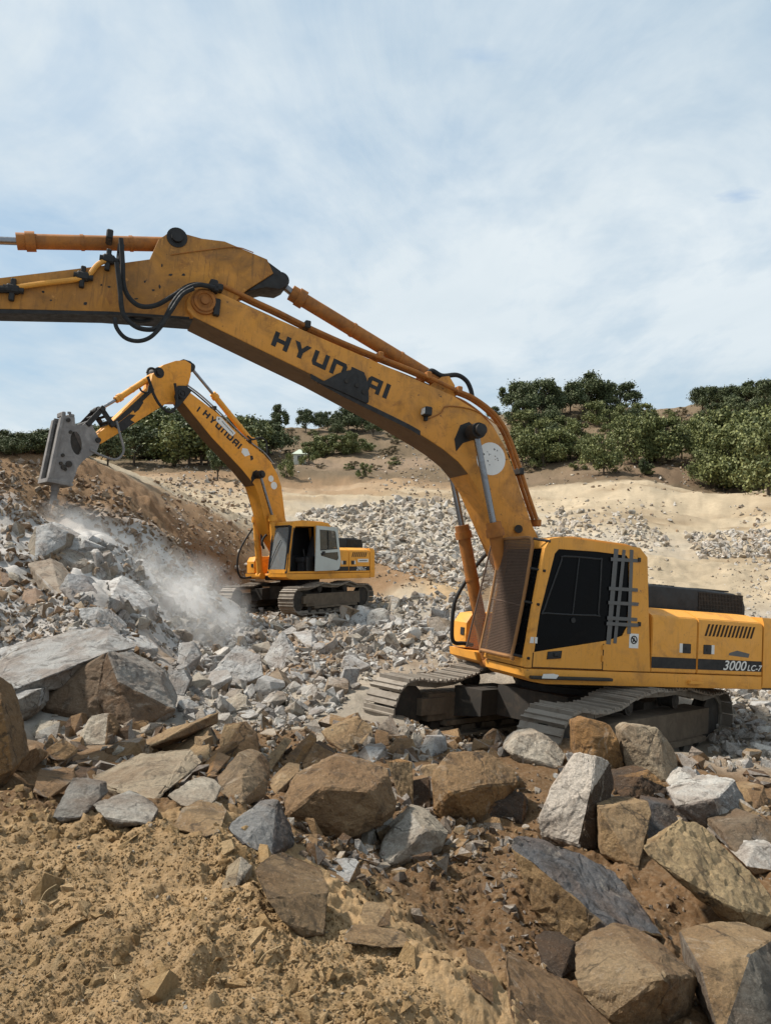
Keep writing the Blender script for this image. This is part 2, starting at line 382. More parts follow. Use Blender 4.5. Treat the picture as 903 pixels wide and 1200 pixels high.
TH0, TH1, NC = R(-68), R(68), 1150
u = np.linspace(-1, 1, NC)
ths = R(68) * (0.62 * u + 0.38 * u ** 3)
rs = np.concatenate([np.exp(np.linspace(math.log(.9), math.log(1.9), 40, endpoint=False)), np.exp(np.linspace(math.log(1.9), math.log(6.5), 330, endpoint=False)),
                     np.exp(np.linspace(math.log(6.5), math.log(40), 260, endpoint=False)), np.exp(np.linspace(math.log(40), math.log(700), 170))])
TT, RR = np.meshgrid(ths, rs)
GX = (RR * np.sin(TT)); GY = (RR * np.cos(TT))
GH0 = None
def coarse_eval():
    # evaluate the smooth part on a coarse fan, then interpolate (fast)
    tc_ = np.linspace(-R(68.5), R(68.5), 260); lr = np.linspace(math.log(.8), math.log(720), 240)
    T2, L2 = np.meshgrid(tc_, lr)
    Z = height0(np.exp(L2) * np.sin(T2), np.exp(L2) * np.cos(T2))
    return tc_, lr, Z
_tc, _lr, _Z = coarse_eval()
def height0(x, y):
    x = np.asarray(x, float); y = np.asarray(y, float)
    t = np.clip((np.arctan2(x, y) - _tc[0]) / (_tc[1] - _tc[0]), 0, len(_tc) - 1.001)
    l = np.clip((np.log(np.maximum(np.hypot(x, y), .8)) - _lr[0]) / (_lr[1] - _lr[0]), 0, len(_lr) - 1.001)
    i = t.astype(int); j = l.astype(int); ft = t - i; fl = l - j
    return (_Z[j, i] * (1 - ft) + _Z[j, i + 1] * ft) * (1 - fl) + (_Z[j + 1, i] * (1 - ft) + _Z[j + 1, i + 1] * ft) * fl
GZ = height(GX, GY)
def drop(px, py):
    """where the line of sight through a picture point meets the ground"""
    r = ray(px, py); ok, loc, nn, fi = GROUND.ray_cast((0, 0, CAMZ), Vector(r).normalized())
    if ok and loc.y < 260: return np.array(loc)
    return np.array([r[0] * 125, 125 * r[1], float(height(r[0] * 125, 125 * r[1]))])
def drops(P):
    W = np.array([drop(*p) for p in P]); return W, W[:, 1] < 124.9
def build_ground():
    nr, nc = GX.shape
    me = bpy.data.meshes.new('ground')
    co = np.stack([GX, GY, GZ], -1).reshape(-1, 3).astype(np.float32)
    idx = np.arange(nr * nc).reshape(nr, nc)
    q = np.stack([idx[:-1, :-1], idx[:-1, 1:], idx[1:, 1:], idx[1:, :-1]], -1).reshape(-1, 4)
    me.vertices.add(len(co)); me.vertices.foreach_set('co', co.ravel())
    me.loops.add(q.size); me.loops.foreach_set('vertex_index', q.ravel().astype(np.int32))
    me.polygons.add(len(q)); me.polygons.foreach_set('loop_start', np.arange(0, q.size, 4, dtype=np.int32))
    me.update(calc_edges=True)
    me.polygons.foreach_set('use_smooth', np.ones(len(q), bool))
    x, y, z = GX, GY, GZ; r = np.hypot(x, y)
    # soil kinds
    tan = np.array([.375, .25, .13]); brown = np.array([.150, .086, .042]); gravel = np.array([.34, .30, .245]); floor = np.array([.395, .322, .225])
    scrub = np.array([.120, .088, .055]); redm = np.array([.215, .132, .072]); grey = np.array([.50, .49, .475]); rub = np.array([.44, .395, .325])
    nb = fbm(x, y, .5 + 0 * x, 4, 61) if False else fbm(x, y, 1.1, 4, 61)
    nf = fbm(x, y, 7, 4, 65)
    C = np.zeros(x.shape + (3,)) + tan
    def lay(w, c):
        nonlocal C
        w = np.clip(w, 0, 1)[..., None]; C = C * (1 - w) + c * w
    def spot(px, py, d, sx, sy, k=1.0, nn=.6):
        rr = ray(px, py); a = rr[0] * d / rr[1]
        q = ((x - a) / sx) ** 2 + ((y - d) / sy) ** 2
        return sst(1.35, .65, np.sqrt(q) + nn * nb * .5 + nn * nf * .3) * k
    crest = 4.3 - .55 * sst(-.2, .9, x) * 1.6
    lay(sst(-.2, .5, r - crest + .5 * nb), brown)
    lay(sst(8.6, 10.2, r + nb), gravel)
    lay(sst(27, 31, r + 2 * nf), floor)
    ns = fbm(x / 3.2, y, 3.0, 5, 81); lay(sst(.02, .38, ns) * sst(27, 33, r) * .75, np.array([.27, .20, .125])); lay(sst(.05, .4, -ns) * sst(27, 33, r) * .5, np.array([.45, .40, .315]))
    lay(sst(66, 71, r + 5 * nf), scrub)
    lay(spot(20, 620, 18.5, 9.5, 8.5), redm); lay(spot(190, 620, 24.5, 4.5, 4.5), redm * .92)
    lay(spot(110, 690, 16.0, 2.6, 4.2, .9), grey); lay(spot(190, 700, 18.5, 3.0, 3.0, .9), grey * 1.03); lay(spot(20, 800, 10.5, 2.6, 2.2, .7), grey)
    lay(spot(290, 660, 30.5, 4.5, 2.6), redm * 1.05); lay(spot(450, 670, 31.5, 3.2, 3.0), redm * 1.12); lay(spot(540, 680, 28.5, 2.0, 1.8, .8), tan)
    lay(spot(480, 620, 44, 9, 9, .9), rub); lay(spot(300, 560, 66, 22, 7, .6), redm * 1.35); lay(spot(250, 590, 47, 7, 4, .9), floor * 1.08)
    lay(spot(800, 592, 55, 18, 3.4, .95, .35), floor * 1.12); lay(spot(670, 574, 63, 11, 3.0, .9, .35), floor * 1.12); lay(spot(545, 580, 62, 6, 2.2, .8, .35), floor * 1.05)
    lay(spot(880, 690, 29, 5, 4, .8), floor); lay(spot(690, 640, 38, 7, 4, .6), rub); lay(spot(560, 640, 38, 6, 5, .6), rub)
    lay(spot(200, 535, 92, 25, 4, .7), tan * 1.0); lay(spot(430, 540, 88, 16, 6, .8), np.array([.23, .165, .115])); lay(spot(780, 560, 74, 17, 4.2, .95), np.array([.135, .09, .058])); lay(spot(640, 550, 76, 9, 4, .8), np.array([.16, .115, .075])); lay(spot(640, 535, 86, 9, 7, .8), np.array([.15, .108, .07]))
    lay(sst(.1, .5, nf) * sst(75, 90, r) * .5, np.array([.20, .145, .095]))
    lay(sst(.15, .5, fbm(x, y, 14, 4, 71)) * sst(80, 95, r) * .6, np.array([.075, .078, .034]))
    C *= (1 + .22 * nb * (r < 60) + .10 * fbm(x, y, .25, 3, 75) * (r < 14))[..., None]
    a = me.attributes.new('tone', 'FLOAT_COLOR', 'POINT')
    a.data.foreach_set('color', np.concatenate([np.clip(C, .01, .9).reshape(-1, 3), np.ones((C.shape[0] * C.shape[1], 1))], 1).astype(np.float32).ravel())
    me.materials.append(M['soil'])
    o = bpy.data.objects.new('ground', me); col.objects.link(o)
    tag(o, kind='structure'); return o
GROUND = build_ground()
bpy.context.view_layer.update()

# ------------------------------------------------------------------ mesh builder
class MB:
    def __init__(s): s.v = []; s.f = []
    def add(s, vs_, fs_):
        o = len(s.v); s.v += [tuple(map(float, p)) for p in vs_]; s.f += [tuple(i + o for i in q) for q in fs_]; return s
    def bm(s, bm):
        bm.verts.ensure_lookup_table(); bm.verts.index_update()
        s.add([v.co[:] for v in bm.verts], [[v.index for v in f.verts] for f in bm.faces]); bm.free(); return s
    def box(s, x0, x1, y0, y1, z0, z1, bev=0.0, seg=1):
        bm = bmesh.new(); bmesh.ops.create_cube(bm, size=1)
        for v in bm.verts:
            v.co = ((x0 + x1) / 2 + v.co.x * (x1 - x0), (y0 + y1) / 2 + v.co.y * (y1 - y0), (z0 + z1) / 2 + v.co.z * (z1 - z0))
        if bev: bmesh.ops.bevel(bm, geom=bm.edges[:], offset=bev, segments=seg, affect='EDGES', profile=.6)
        return s.bm(bm)
    def prism(s, poly, y0, y1, bev=0.0, seg=2, holes=()):
        """side outline (x, z) given thickness from y0 to y1"""
        if holes:
            loops = [[Vector((a, b, 0)) for a, b in l] for l in (poly, *holes)]
            tris = tessellate_polygon(loops); flat = [p for l in (poly, *holes) for p in l]; n = len(flat)
            vv = [(a, y0, b) for a, b in flat] + [(a, y1, b) for a, b in flat]
            ff = [tuple(t) for t in tris] + [tuple(i + n for i in reversed(t)) for t in tris]; k = 0
            for l in (poly, *holes):
                m = len(l)
                for i in range(m): ff.append((k + i, k + (i + 1) % m, n + k + (i + 1) % m, n + k + i))
                k += m
            bm = bmesh.new(); bv = [bm.verts.new(p) for p in vv]
            for f in ff:
                try: bm.faces.new([bv[i] for i in f])
                except ValueError: pass
            bmesh.ops.recalc_face_normals(bm, faces=bm.faces[:]); return s.bm(bm)
        bm = bmesh.new()
        a = [bm.verts.new((p[0], y0, p[1])) for p in poly]; b = [bm.verts.new((p[0], y1, p[1])) for p in poly]; n = len(poly)
        bm.faces.new(a); bm.faces.new(b[::-1])
        for i in range(n): bm.faces.new((a[(i + 1) % n], a[i], b[i], b[(i + 1) % n]))
        bmesh.ops.recalc_face_normals(bm, faces=bm.faces[:])
        if bev:
            es = [e for e in bm.edges if abs(e.verts[0].co.y - e.verts[1].co.y) < 1e-6]
            bmesh.ops.bevel(bm, geom=es, offset=bev, segments=seg, affect='EDGES', profile=.6)
        return s.bm(bm)
    def cyl(s, p, q, r0, r1=None, n=20, cap=True):
        r1 = r0 if r1 is None else r1
        p = Vector(p); q = Vector(q); d = (q - p).normalized()
        a = d.orthogonal().normalized(); b = d.cross(a)
        vv = []
        for c, r in ((p, r0), (q, r1)):
            for i in range(n):
                t = 2 * math.pi * i / n; vv.append(c + a * math.cos(t) * r + b * math.sin(t) * r)
        ff = [(i, (i + 1) % n, n + (i + 1) % n, n + i) for i in range(n)]
        if cap: ff += [tuple(range(n))[::-1], tuple(range(n, 2 * n))]
        return s.add(vv, ff)
    def stack(s, p, d, prof, n=24):
        """turned shape along d: prof = (distance, radius) pairs"""
        p = Vector(p); d = Vector(d).normalized(); a = d.orthogonal().normalized(); b = d.cross(a); vv = []; ff = []
        for (t, r) in prof:
            for i in range(n):
                an = 2 * math.pi * i / n; vv.append(p + d * t + a * math.cos(an) * r + b * math.sin(an) * r)
        for k in range(len(prof) - 1):
            for i in range(n): ff.append((k * n + i, k * n + (i + 1) % n, (k + 1) * n + (i + 1) % n, (k + 1) * n + i))
        ff += [tuple(range(n))[::-1], tuple(range((len(prof) - 1) * n, len(prof) * n))]
        return s.add(vv, ff)
    def tube(s, pts, r, n=10, res=6):
        P = [Vector(p) for p in pts]; Q = []
        if len(P) == 2: Q = P
        else:
            E = [P[0] * 2 - P[1]] + P + [P[-1] * 2 - P[-2]]
            for i in range(1, len(E) - 2):
                for k in range(res):
                    t = k / res; a, b, c, d = E[i - 1:i + 3]
                    Q.append(.5 * ((2 * b) + (c - a) * t + (2 * a - 5 * b + 4 * c - d) * t * t + (3 * b - a - 3 * c + d) * t ** 3))
            Q.append(P[-1])
        vv = []; ff = []; up = None
        for i, p in enumerate(Q):
            d = (Q[min(i + 1, len(Q) - 1)] - Q[max(i - 1, 0)]).normalized()
            a = d.orthogonal().normalized() if up is None else (up - d * up.dot(d)).normalized()
            up = a; b = d.cross(a)
            for k in range(n):
                t = 2 * math.pi * k / n; vv.append(p + a * math.cos(t) * r + b * math.sin(t) * r)
        for i in range(len(Q) - 1):
            for k in range(n): ff.append((i * n + k, i * n + (k + 1) % n, (i + 1) * n + (k + 1) % n, (i + 1) * n + k))
        ff += [tuple(range(n))[::-1], tuple(range((len(Q) - 1) * n, len(Q) * n))]
        return s.add(vv, ff)
    def build(s, name, mat, parent=None, smooth=True, mats=None):
        me = bpy.data.meshes.new(name); me.from_pydata(s.v, [], s.f); me.update()
        me.materials.append(mat)
        o = bpy.data.objects.new(name, me); col.objects.link(o)
        if not smooth: me.polygons.foreach_set('use_smooth', [False] * len(me.polygons))
        if smooth:
            bm = bmesh.new(); bm.from_mesh(me)
            for f in bm.faces: f.smooth = True
            for e in bm.edges:
                if len(e.link_faces) == 2 and e.calc_face_angle(0) > R(32): e.smooth = False
            bm.to_mesh(me); bm.free()
        if parent is not None: o.parent = parent
        return o

# ------------------------------------------------------------------ excavators
def rot3(ax, ay, az): return (Matrix.Rotation(az, 4, 'Z') @ Matrix.Rotation(ay, 4, 'Y') @ Matrix.Rotation(ax, 4, 'X'))
def on_plane(W, px, py, Y):
    """point of the machine's own plane y = Y that lies on the line of sight (survey of the photograph)"""
    I = W.inverted(); o = I @ Vector((0, 0, CAMZ)); d = I.to_3x3() @ Vector(ray(px, py))
    s = (Y - o.y) / d.y; return o + d * s
GLY = {
 'H': (1.2, [[(0,0),(.33,0),(.33,1),(0,1)], [(.87,0),(1.2,0),(1.2,1),(.87,1)], [(.33,.36),(.87,.36),(.87,.63),(.33,.63)]]),
 'Y': (1.25, [[(.46,0),(.79,0),(.79,.40),(1.25,1),(.88,1),(.625,.64),(.37,1),(0,1),(.46,.40)]]),
 'U': (1.15, [[(0,.22),(.16,0),(1.15,0),(1.15,1),(.83,1),(.83,.26),(.32,.26),(.32,1),(0,1)]]),
 'N': (1.15, [[(0,0),(.32,0),(.32,.74),(.83,.74),(.83,0),(1.15,0),(1.15,.82),(1.0,1),(0,1)]]),
 'D': (1.15, [[(0,0),(1.0,0),(1.15,.18),(1.15,.26),(0,.26)], [(0,.26),(.32,.26),(.32,.74),(0,.74)], [(.83,.26),(1.15,.26),(1.15,.74),(.83,.74)], [(0,.74),(1.15,.74),(1.15,.82),(1.0,1),(0,1)]]),
 'A': (1.15, [[(0,0),(.32,0),(.32,.26),(.83,.26),(.83,0),(1.15,0),(1.15,1),(.16,1),(0,.8)]]),
 'I': (.34, [[(0,0),(.34,0),(.34,1),(0,1)]]),
}
A_HOLE = [(.32,.50),(.83,.50),(.83,.76),(.32,.76)]
def lettering(word, b0, c0, b1, c1, Y, th=.004):
    """block letters between baseline b0-b1 and cap line c0-c1 on the plane y = Y"""
    tot = sum(GLY[c][0] for c in word) + .30 * (len(word) - 1); mb = MB(); x = 0
    def mp(a, h):
        t = a / tot; return (b0[0] + (b1[0] - b0[0]) * t) * (1 - h) + (c0[0] + (c1[0] - c0[0]) * t) * h, (b0[1] + (b1[1] - b0[1]) * t) * (1 - h) + (c0[1] + (c1[1] - c0[1]) * t) * h
    for c in word:
        w, polys = GLY[c]
        for p in polys:
            mb.prism([mp(x + a, h) for a, h in p], Y, Y + th, holes=([mp(x + a, h) for a, h in A_HOLE],) if c == 'A' else ())
        x += w + .30
    return mb
def font_text(txt, size, shear=0.0, offset=0.0):
    cu = bpy.data.curves.new('writing', 'FONT'); cu.body = txt; cu.size = size; cu.shear = shear; cu.offset = offset
    o = bpy.data.objects.new('writing', cu); col.objects.link(o)
    me = bpy.data.meshes.new_from_object(o.evaluated_get(bpy.context.evaluated_depsgraph_get()))
    bpy.data.objects.remove(o); bpy.data.curves.remove(cu)
    v = [p.co[:] for p in me.vertices]; f = [tuple(p.vertices) for p in me.polygons]
    bpy.data.meshes.remove(me); return v, f
def side_writing(txts, x0, z0, Y, width, height):
    """writing on the near side (reads from x0 towards -x); txts = (string, relative size)"""
    V = []; F = []; cur = 0.0
    for t, s in txts:
        v, f = font_text(t, s, .28, .012 * s); o = len(V)
        mx = max(p[0] for p in v); V += [(p[0] + cur, p[1]) for p in v]; F += [tuple(i + o for i in q) for q in f]; cur += mx + .03
    ax = np.array(V); lo = ax.min(0); hi = ax.max(0); mb = MB()
    mb.add([(x0 - (a - lo[0]) / (hi[0] - lo[0]) * width, Y, z0 + (b - lo[1]) / (hi[1] - lo[1]) * height) for a, b in V], F); return mb
def seg_track(rt, side, c):
    """one crawler: belt of steel shoes with its frame and wheels, in the undercarriage's own axes"""
    af, ar, zc, d = c['af'], c['ar'], c['zc'], c['delta']
    ca, sa = math.cos(d), math.sin(d)
    T = lambda s, l, z: (s * ca - l * sa, s * sa + l * ca, z)
    l0 = side * 1.3; rr = .42
    path = []
    for k in range(0, 13): t = R(-90 + 180 * k / 12); path.append((af + rr * math.cos(t), zc + rr * math.sin(t)))
    for s_, dz in c['sag']: path.append((s_, zc + rr + dz))
    for k in range(0, 13): t = R(90 + 180 * k / 12); path.append((-ar + rr * math.cos(t), zc + rr * math.sin(t)))
    path.append(path[0])
    P = np.array(path); seg = np.hypot(*np.diff(P, axis=0).T); cum = np.append(0, np.cumsum(seg)); n = int(round(cum[-1] / .205))
    mb = MB()
    for k in range(n):
        s0 = cum[-1] * k / n; p = np.array([np.interp(s0, cum, P[:, i]) for i in (0, 1)])
        q = np.array([np.interp((s0 + .02) % cum[-1], cum, P[:, i]) for i in (0, 1)]); t = (q - p) / (np.hypot(*(q - p)) + 1e-9); nn = np.array([t[1], -t[0]])
        w = .30; tilt = random.uniform(-.012, .012)
        prof = [(-.098, .0), (-.098, .055), (-.075, .055), (-.065, .025), (-.012, .025), (-.004, .048), (.02, .048), (.028, .025), (.088, .025), (.098, .0)]
        vv = []
        for yy in (-w, w):
            for a, h in prof:
                pp = p + t * a + nn * (h + tilt); vv.append(T(pp[0], l0 + yy, pp[1]))
        m = len(prof); ff = [tuple(range(m)), tuple(range(m, 2 * m))[::-1]] + [((i + 1) % m, i, m + i, m + (i + 1) % m) for i in range(m)]
        mb.add(vv, ff)
        # chain link under the shoe
        for yy in (-.1, .1):
            vv = []
            for y2 in (yy - .03, yy + .03):
                for a, h in ((-.1, 0), (.1, 0), (.1, -.09), (-.1, -.09)):
                    pp = p + t * a + nn * h; vv.append(T(pp[0], l0 + y2, pp[1]))
            mb.add(vv, [(0, 1, 2, 3), (7, 6, 5, 4), (0, 4, 5, 1), (1, 5, 6, 2), (2, 6, 7, 3), (3, 7, 4, 0)])
    tr = mb.build('crawler_track', M['shoe'], rt, smooth=False)
    fb = MB()
    def bx(s0, s1, y0, y1, z0, z1):
        vv = [T(a, l0 + b, z) for z in (z0, z1) for a, b in ((s0, y0), (s1, y0), (s1, y1), (s0, y1))]
        fb.add(vv, [(3, 2, 1, 0), (4, 5, 6, 7), (0, 1, 5, 4), (1, 2, 6, 5), (2, 3, 7, 6), (3, 0, 4, 7)])
    bx(-ar + .35, af - .38, -.2, .2, zc - .2, zc + .2)
    bx(-ar + .6, af - .75, -.26, .26, zc - .28, zc - .205)
    bx(af - .75, af - .2, -.23, .23, zc - .1, zc + .14)
    fb.build('track_frame', M['frame_mud'], tr)
    w = lambda s_, z, r, hw, name, m: MB().stack(T(s_, l0 - hw, z), (-sa, ca, 0), [(0, r * .55), (.02, r * .8), (.02, r), (hw * .5, r), (hw * .5, r * .86), (hw * 1.5, r * .86), (hw * 1.5, r), (2 * hw - .02, r), (2 * hw - .02, r * .8), (2 * hw, r * .55)]).build(name, M[m], tr)
    w(af, zc, .36, .14, 'idler_wheel', 'dark_steel'); w(-ar, zc, .36, .12, 'drive_sprocket', 'dark_steel')
    for s_ in (.75, -.75): w(s_, zc + .36, .12, .14, 'carrier_roller', 'dark_steel')
    for k in range(7): w(-ar + .65 + k * (af + ar - 1.3) / 6, zc - .3, .12, .15, 'track_roller', 'dark_steel')
    return tr

def cylinder(rt, p, g, q, rb, rrod, y, matb, name, rodname='rod'):
    """hydraulic cylinder: barrel from p to gland g, rod from g to q (points in the plane y)"""
    a = Vector((p[0], y, p[1])); b = Vector((g[0], y, g[1])); c = Vector((q[0], y, q[1])); d = (b - a); l = d.length
    mb = MB(); mb.stack(a, d, [(0, rb * .7), (.06, rb * 1.0), (.06, rb), (l - .16, rb), (l - .16, rb * 1.32), (l - .05, rb * 1.32), (l - .05, rb * 1.12), (l + .05, rb * 1.12)])
    mb.cyl(a + Vector((0, -rb * 1.15, 0)), a + Vector((0, rb * 1.15, 0)), rb * 1.05)
    n = Vector((0, -rb - .03, 0))
    mb.tube([a + d * .12 + n, a + d * .5 + n, a + d * .88 + n], .018, 8, 3)
    for t in (.3, .62): mb.stack(a + d * t - d.normalized() * .02, d, [(0, rb * 1.1), (.04, rb * 1.1)])
    cy = mb.build(name, matb, rt)
    rd = MB(); rd.cyl(b, c, rrod); rd.build(rodname, M['chrome'], cy)
    ey = MB(); ey.cyl(c + Vector((0, -rb * 1.1, 0)), c + Vector((0, rb * 1.1, 0)), rb * 1.15); ey.build('rod_eye', M['grease'], cy)
    return cy

def excavator(W, c, label):
    rt = empty('excavator', W); tag(rt, label, 'excavator', 'excavators breaking rock in the quarry')
    PT = lambda px, py, Y: on_plane(W, px, py, Y)
    YM, BM_, AM = M[c['paint']], M[c['boom_paint']], M[c['arm_paint']]
    tf = c['tail']; tx = lambda x: x if x > -.4 else -.4 + (x + .4) * tf
    first = c['first']
    # --- undercarriage
    for side in (1, -1): seg_track(rt, side, c)
    d = c['delta']; ca, sa = math.cos(d), math.sin(d)
    mb = MB()
    def ubox(s0, s1, l0, l1, z0, z1, z0b=None):
        z0b = z0 if z0b is None else z0b
        vv = []
        for s_, l_ in ((s0, l0), (s1, l0), (s1, l1), (s0, l1)):
            vv.append((s_ * ca - l_ * sa, s_ * sa + l_ * ca, z0b if l_ == l1 else z0))
        for s_, l_ in ((s0, l0), (s1, l0), (s1, l1), (s0, l1)): vv.append((s_ * ca - l_ * sa, s_ * sa + l_ * ca, z1))
        mb.add(vv, [(3, 2, 1, 0), (4, 5, 6, 7), (0, 1, 5, 4), (1, 2, 6, 5), (2, 3, 7, 6), (3, 0, 4, 7)])
    ubox(-.95, .95, -.6, .6, .48, .93)
    for s0, s1 in ((.35, 1.35), (-1.35, -.35)):
        ubox(s0, s1, .601, 1.12, .48, .86, .40); ubox(s0, s1, -1.12, -.601, .40, .86, .48)
    mb.build('car_body', M['dark_steel'], rt)
    MB().stack((0, 0, .9), (0, 0, 1), [(0, .78), (.12, .78), (.12, .70), (.28, .70)], 40).build('slew_ring', M['grease'], rt)
    # --- deck
    mb = MB()
    mb.prism([(1.74, 1.37), (1.73, 1.27), (1.62, 1.205), (1.4, 1.175), (tx(-2.47), 1.175), (tx(-2.47), 1.37)], .46, 1.47, .02)
    mb.box(tx(-2.47), 1.15, -.52, .455, 1.16, 1.365, .02)
    mb.prism([(1.32, 1.37), (1.30, 1.25), (1.15, 1.175), (tx(-2.47), 1.175), (tx(-2.47), 1.37)], -1.47, -.525, .02)
    dk = mb.build('deck', YM, rt)
    if first:
        mb = MB(); mb.box(.37, 1.66, 1.472, 1.56, 1.245, 1.285, .01); mb.build('side_step', M['dark_steel'], dk)
        mb = MB(); mb.prism([(1.52, 1.262), (1.30, 1.262), (1.26, 1.31), (1.34, 1.325), (1.5, 1.318)], 1.555, 1.566); mb.build('paint_splash', M['white'], dk)
        mb = MB(); mb.prism([(-1.0, 1.235), (-1.25, 1.235), (-1.27, 1.275), (-1.02, 1.28)], 1.47, 1.53, .008); mb.build('step_bracket', YM, dk)
    MB().box(1.05, 1.22, -.42, .42, 1.14, 1.30, .02).build('boom_bracket', M['grease'], rt)
    # --- cab
    outer = [(1.74, 1.385), (1.745, 1.52), (1.62, 2.3), (1.515, 2.96), (1.45, 3.09), (1.25, 3.135), (-.06, 3.105), (-.20, 2.98), (-.33, 1.385)]
    win = [(1.30, 2.965), (.67, 2.985), (.17, 2.975), (.12, 2.92), (.085, 2.4), (.10, 2.0), (.18, 1.86), (.43, 1.785), (1.60, 1.585), (1.545, 2.1), (1.36, 2.9)]
    doorway = [(1.34, 2.95), (.52, 2.965), (.47, 1.45), (1.60, 1.45), (1.56, 2.1), (1.40, 2.88)]
    mb = MB()
    mb.prism(outer, 1.42, 1.47, holes=(win if first else doorway,))
    mb.prism(outer, .46, .51, holes=([(1.34, 2.95), (.1, 2.95), (.05, 2.0), (1.52, 1.8)],))
    mb.prism([(1.24, 3.137), (1.0, 3.165), (.1, 3.145), (-.05, 3.107), (-.05, 3.06), (1.25, 3.09)], .54, 1.39, .02)
    mb.prism([(1.25, 3.133), (-.06, 3.103), (-.06, 3.06), (1.25, 3.09)], .51, 1.42)
    mb.prism([(-.06, 3.103), (-.20, 2.978), (-.33, 1.387), (-.27, 1.387), (-.15, 2.95), (-.03, 3.06)], .51, 1.42)
    mb.prism([(1.515, 2.958), (1.45, 3.088), (1.25, 3.133), (1.25, 3.09), (1.42, 3.04), (1.46, 2.95)], .51, 1.42)
    mb.prism([(1.742, 1.387), (1.743, 1.52), (1.69, 1.52), (1.68, 1.387)], .51, 1.42)
    mb.box(-.27, 1.68, .51, 1.42, 1.375, 1.43)
    cab = mb.build('cab', YM, rt)
    if not first:
        mb = MB(); mb.prism([(1.62, 1.45), (1.62, 1.44), (-.2, 1.44), (-.1, 2.98), (1.2, 3.04), (1.2, 3.05), (-.14, 3.0), (-.25, 1.43)], .52, 1.41)
        mb.prism([(1.45, 1.44), (1.40, 2.95), (.05, 2.97), (-.2, 1.44)], .512, .53); mb.prism([(-.14, 2.9), (-.10, 2.9), (-.22, 1.44), (-.26, 1.44)], .531, 1.41)
        mb.build('cab_blackout', M['black_sheet'], cab)  # black panels added to close the far window and darken the cab inside
    # seat and console inside
    mb = MB(); mb.box(.25, .80, .72, 1.22, 1.75, 1.92, .05, 2); mb.prism([(.34, 1.9), (.18, 1.9), (-.02, 2.65), (.10, 2.68)], .74, 1.20, .04)
    mb.box(.3, .75, .8, 1.14, 1.43, 1.75); mb.build('seat', M['fabric'], cab)
    mb = MB(); mb.box(.2, .95, .53, .70, 1.43, 2.0, .03); mb.box(.2, .8, 1.25, 1.37, 1.43, 1.95, .03); mb.cyl((.85, 1.31, 1.95), (.9, 1.31, 2.2), .02); mb.build('control_console', M['black_sheet'], cab)
    # windscreen
    mb = MB(); mb.prism([(1.738, 1.525), (1.617, 2.3), (1.512, 2.95), (1.502, 2.95), (1.607, 2.3), (1.728, 1.525)], .515, 1.415)
    mb.build('windscreen', M['tint'] if first else M['glass'], cab)
    mb = MB()
    for y0, y1 in ((.44, .515), (1.40, 1.475)): mb.prism([(1.752, 1.40), (1.625, 2.3), (1.522, 2.965), (1.49, 2.95), (1.59, 2.3), (1.715, 1.40)], y0, y1, .008)
    mb.build('window_pillar', YM if first else M['black_sheet'], cab)
    if not first:
        mb = MB(); mb.tube([(1.745, .52, 1.53), (1.60, .52, 2.6), (1.535, .56, 2.93), (1.525, .7, 2.965), (1.525, 1.3, 2.965), (1.535, 1.38, 2.93), (1.61, 1.41, 2.5), (1.745, 1.41, 1.53)], .028, 8, 5)
        mb.tube([(1.755, .55, 1.62), (1.68, .8, 2.15), (1.62, 1.02, 2.5)], .012, 6, 3); mb.build('windscreen_trim', M['black_sheet'], cab)
    SY = 1.47
    if first:
        g = [(a, b) for a, b in win]
        mb = MB(); mb.prism(g, 1.435, 1.458); dg = mb.build('door_window', M['tint'], cab)
        # sliding window frame
        fr = [(1.24, 2.83), (1.20, 2.875), (.64, 2.885), (.59, 2.84), (.60, 2.16), (.64, 2.115), (1.44, 2.10), (1.475, 2.15)]
        mb = MB(); mb.tube([(a, 1.462, b) for a, b in fr] + [(fr[0][0], 1.462, fr[0][1])], .013, 6, 3); mb.tube([(.96, 1.462, 2.88), (1.02, 1.462, 2.11)], .012, 6); mb.cyl((1.01, 1.455, 2.03), (1.01, 1.475, 2.03), .035)
        mb.build('window_frame', M['black_sheet'], dg)
        # strips of tape over the rear pane
        mb = MB()
        z2 = lambda zx, zy: tuple(PT(560 + zx / 4.515, 610 + zy / 4.515, 1.474)[i] for i in (0, 2))
        def strip(a, b, w, k):
            a = np.array(z2(*a)); b = np.array(z2(*b)); t = (b - a) / np.hypot(*(b - a)); n = np.array([-t[1], t[0]]) * w
            mb.prism([tuple(a + n), tuple(b + n), tuple(b - n), tuple(a - n)], 1.4715 + .0015 * k, 1.4735 + .0015 * k)
        strip((730, 150), (688, 655), .038, 0); strip((771, 155), (722, 650), .028, 1); strip((811, 155), (796, 600), .030, 2)
        for k, (y0, xs) in enumerate(((207, (700, 846)), (362, (690, 842)), (437, (686, 845)), (518, (680, 838)), (548, (676, 845)))): strip((xs[0], y0 - 3), (xs[1], y0 + 6), .024, 3 + k)
        mb.build('tape_strip', M['tape'], dg)
        mb = MB(); 
        for y0 in (212, 552): 
            a = z2(850, y0); mb.prism([(a[0] + .02, a[1] - .02), (a[0] - .02, a[1] - .02), (a[0] - .02, a[1] + .04), (a[0] + .02, a[1] + .04)], 1.472, 1.49)
        mb.build('tape_end', M['grease'], dg)
        # door outline, lock, hinge, sign
        mb = MB()
        for p in ([(.50, 1.385), (.485, 1.385), (.485, 1.74), (.50, 1.74)], [(1.63, 1.385), (.49, 1.385), (.49, 1.395), (1.63, 1.395)], [(1.625, 1.39), (1.61, 1.39), (1.605, 1.58), (1.62, 1.58)]): mb.prism(p, 1.4695, 1.4725)
        mb.build('door_seam', M['seam'], cab)
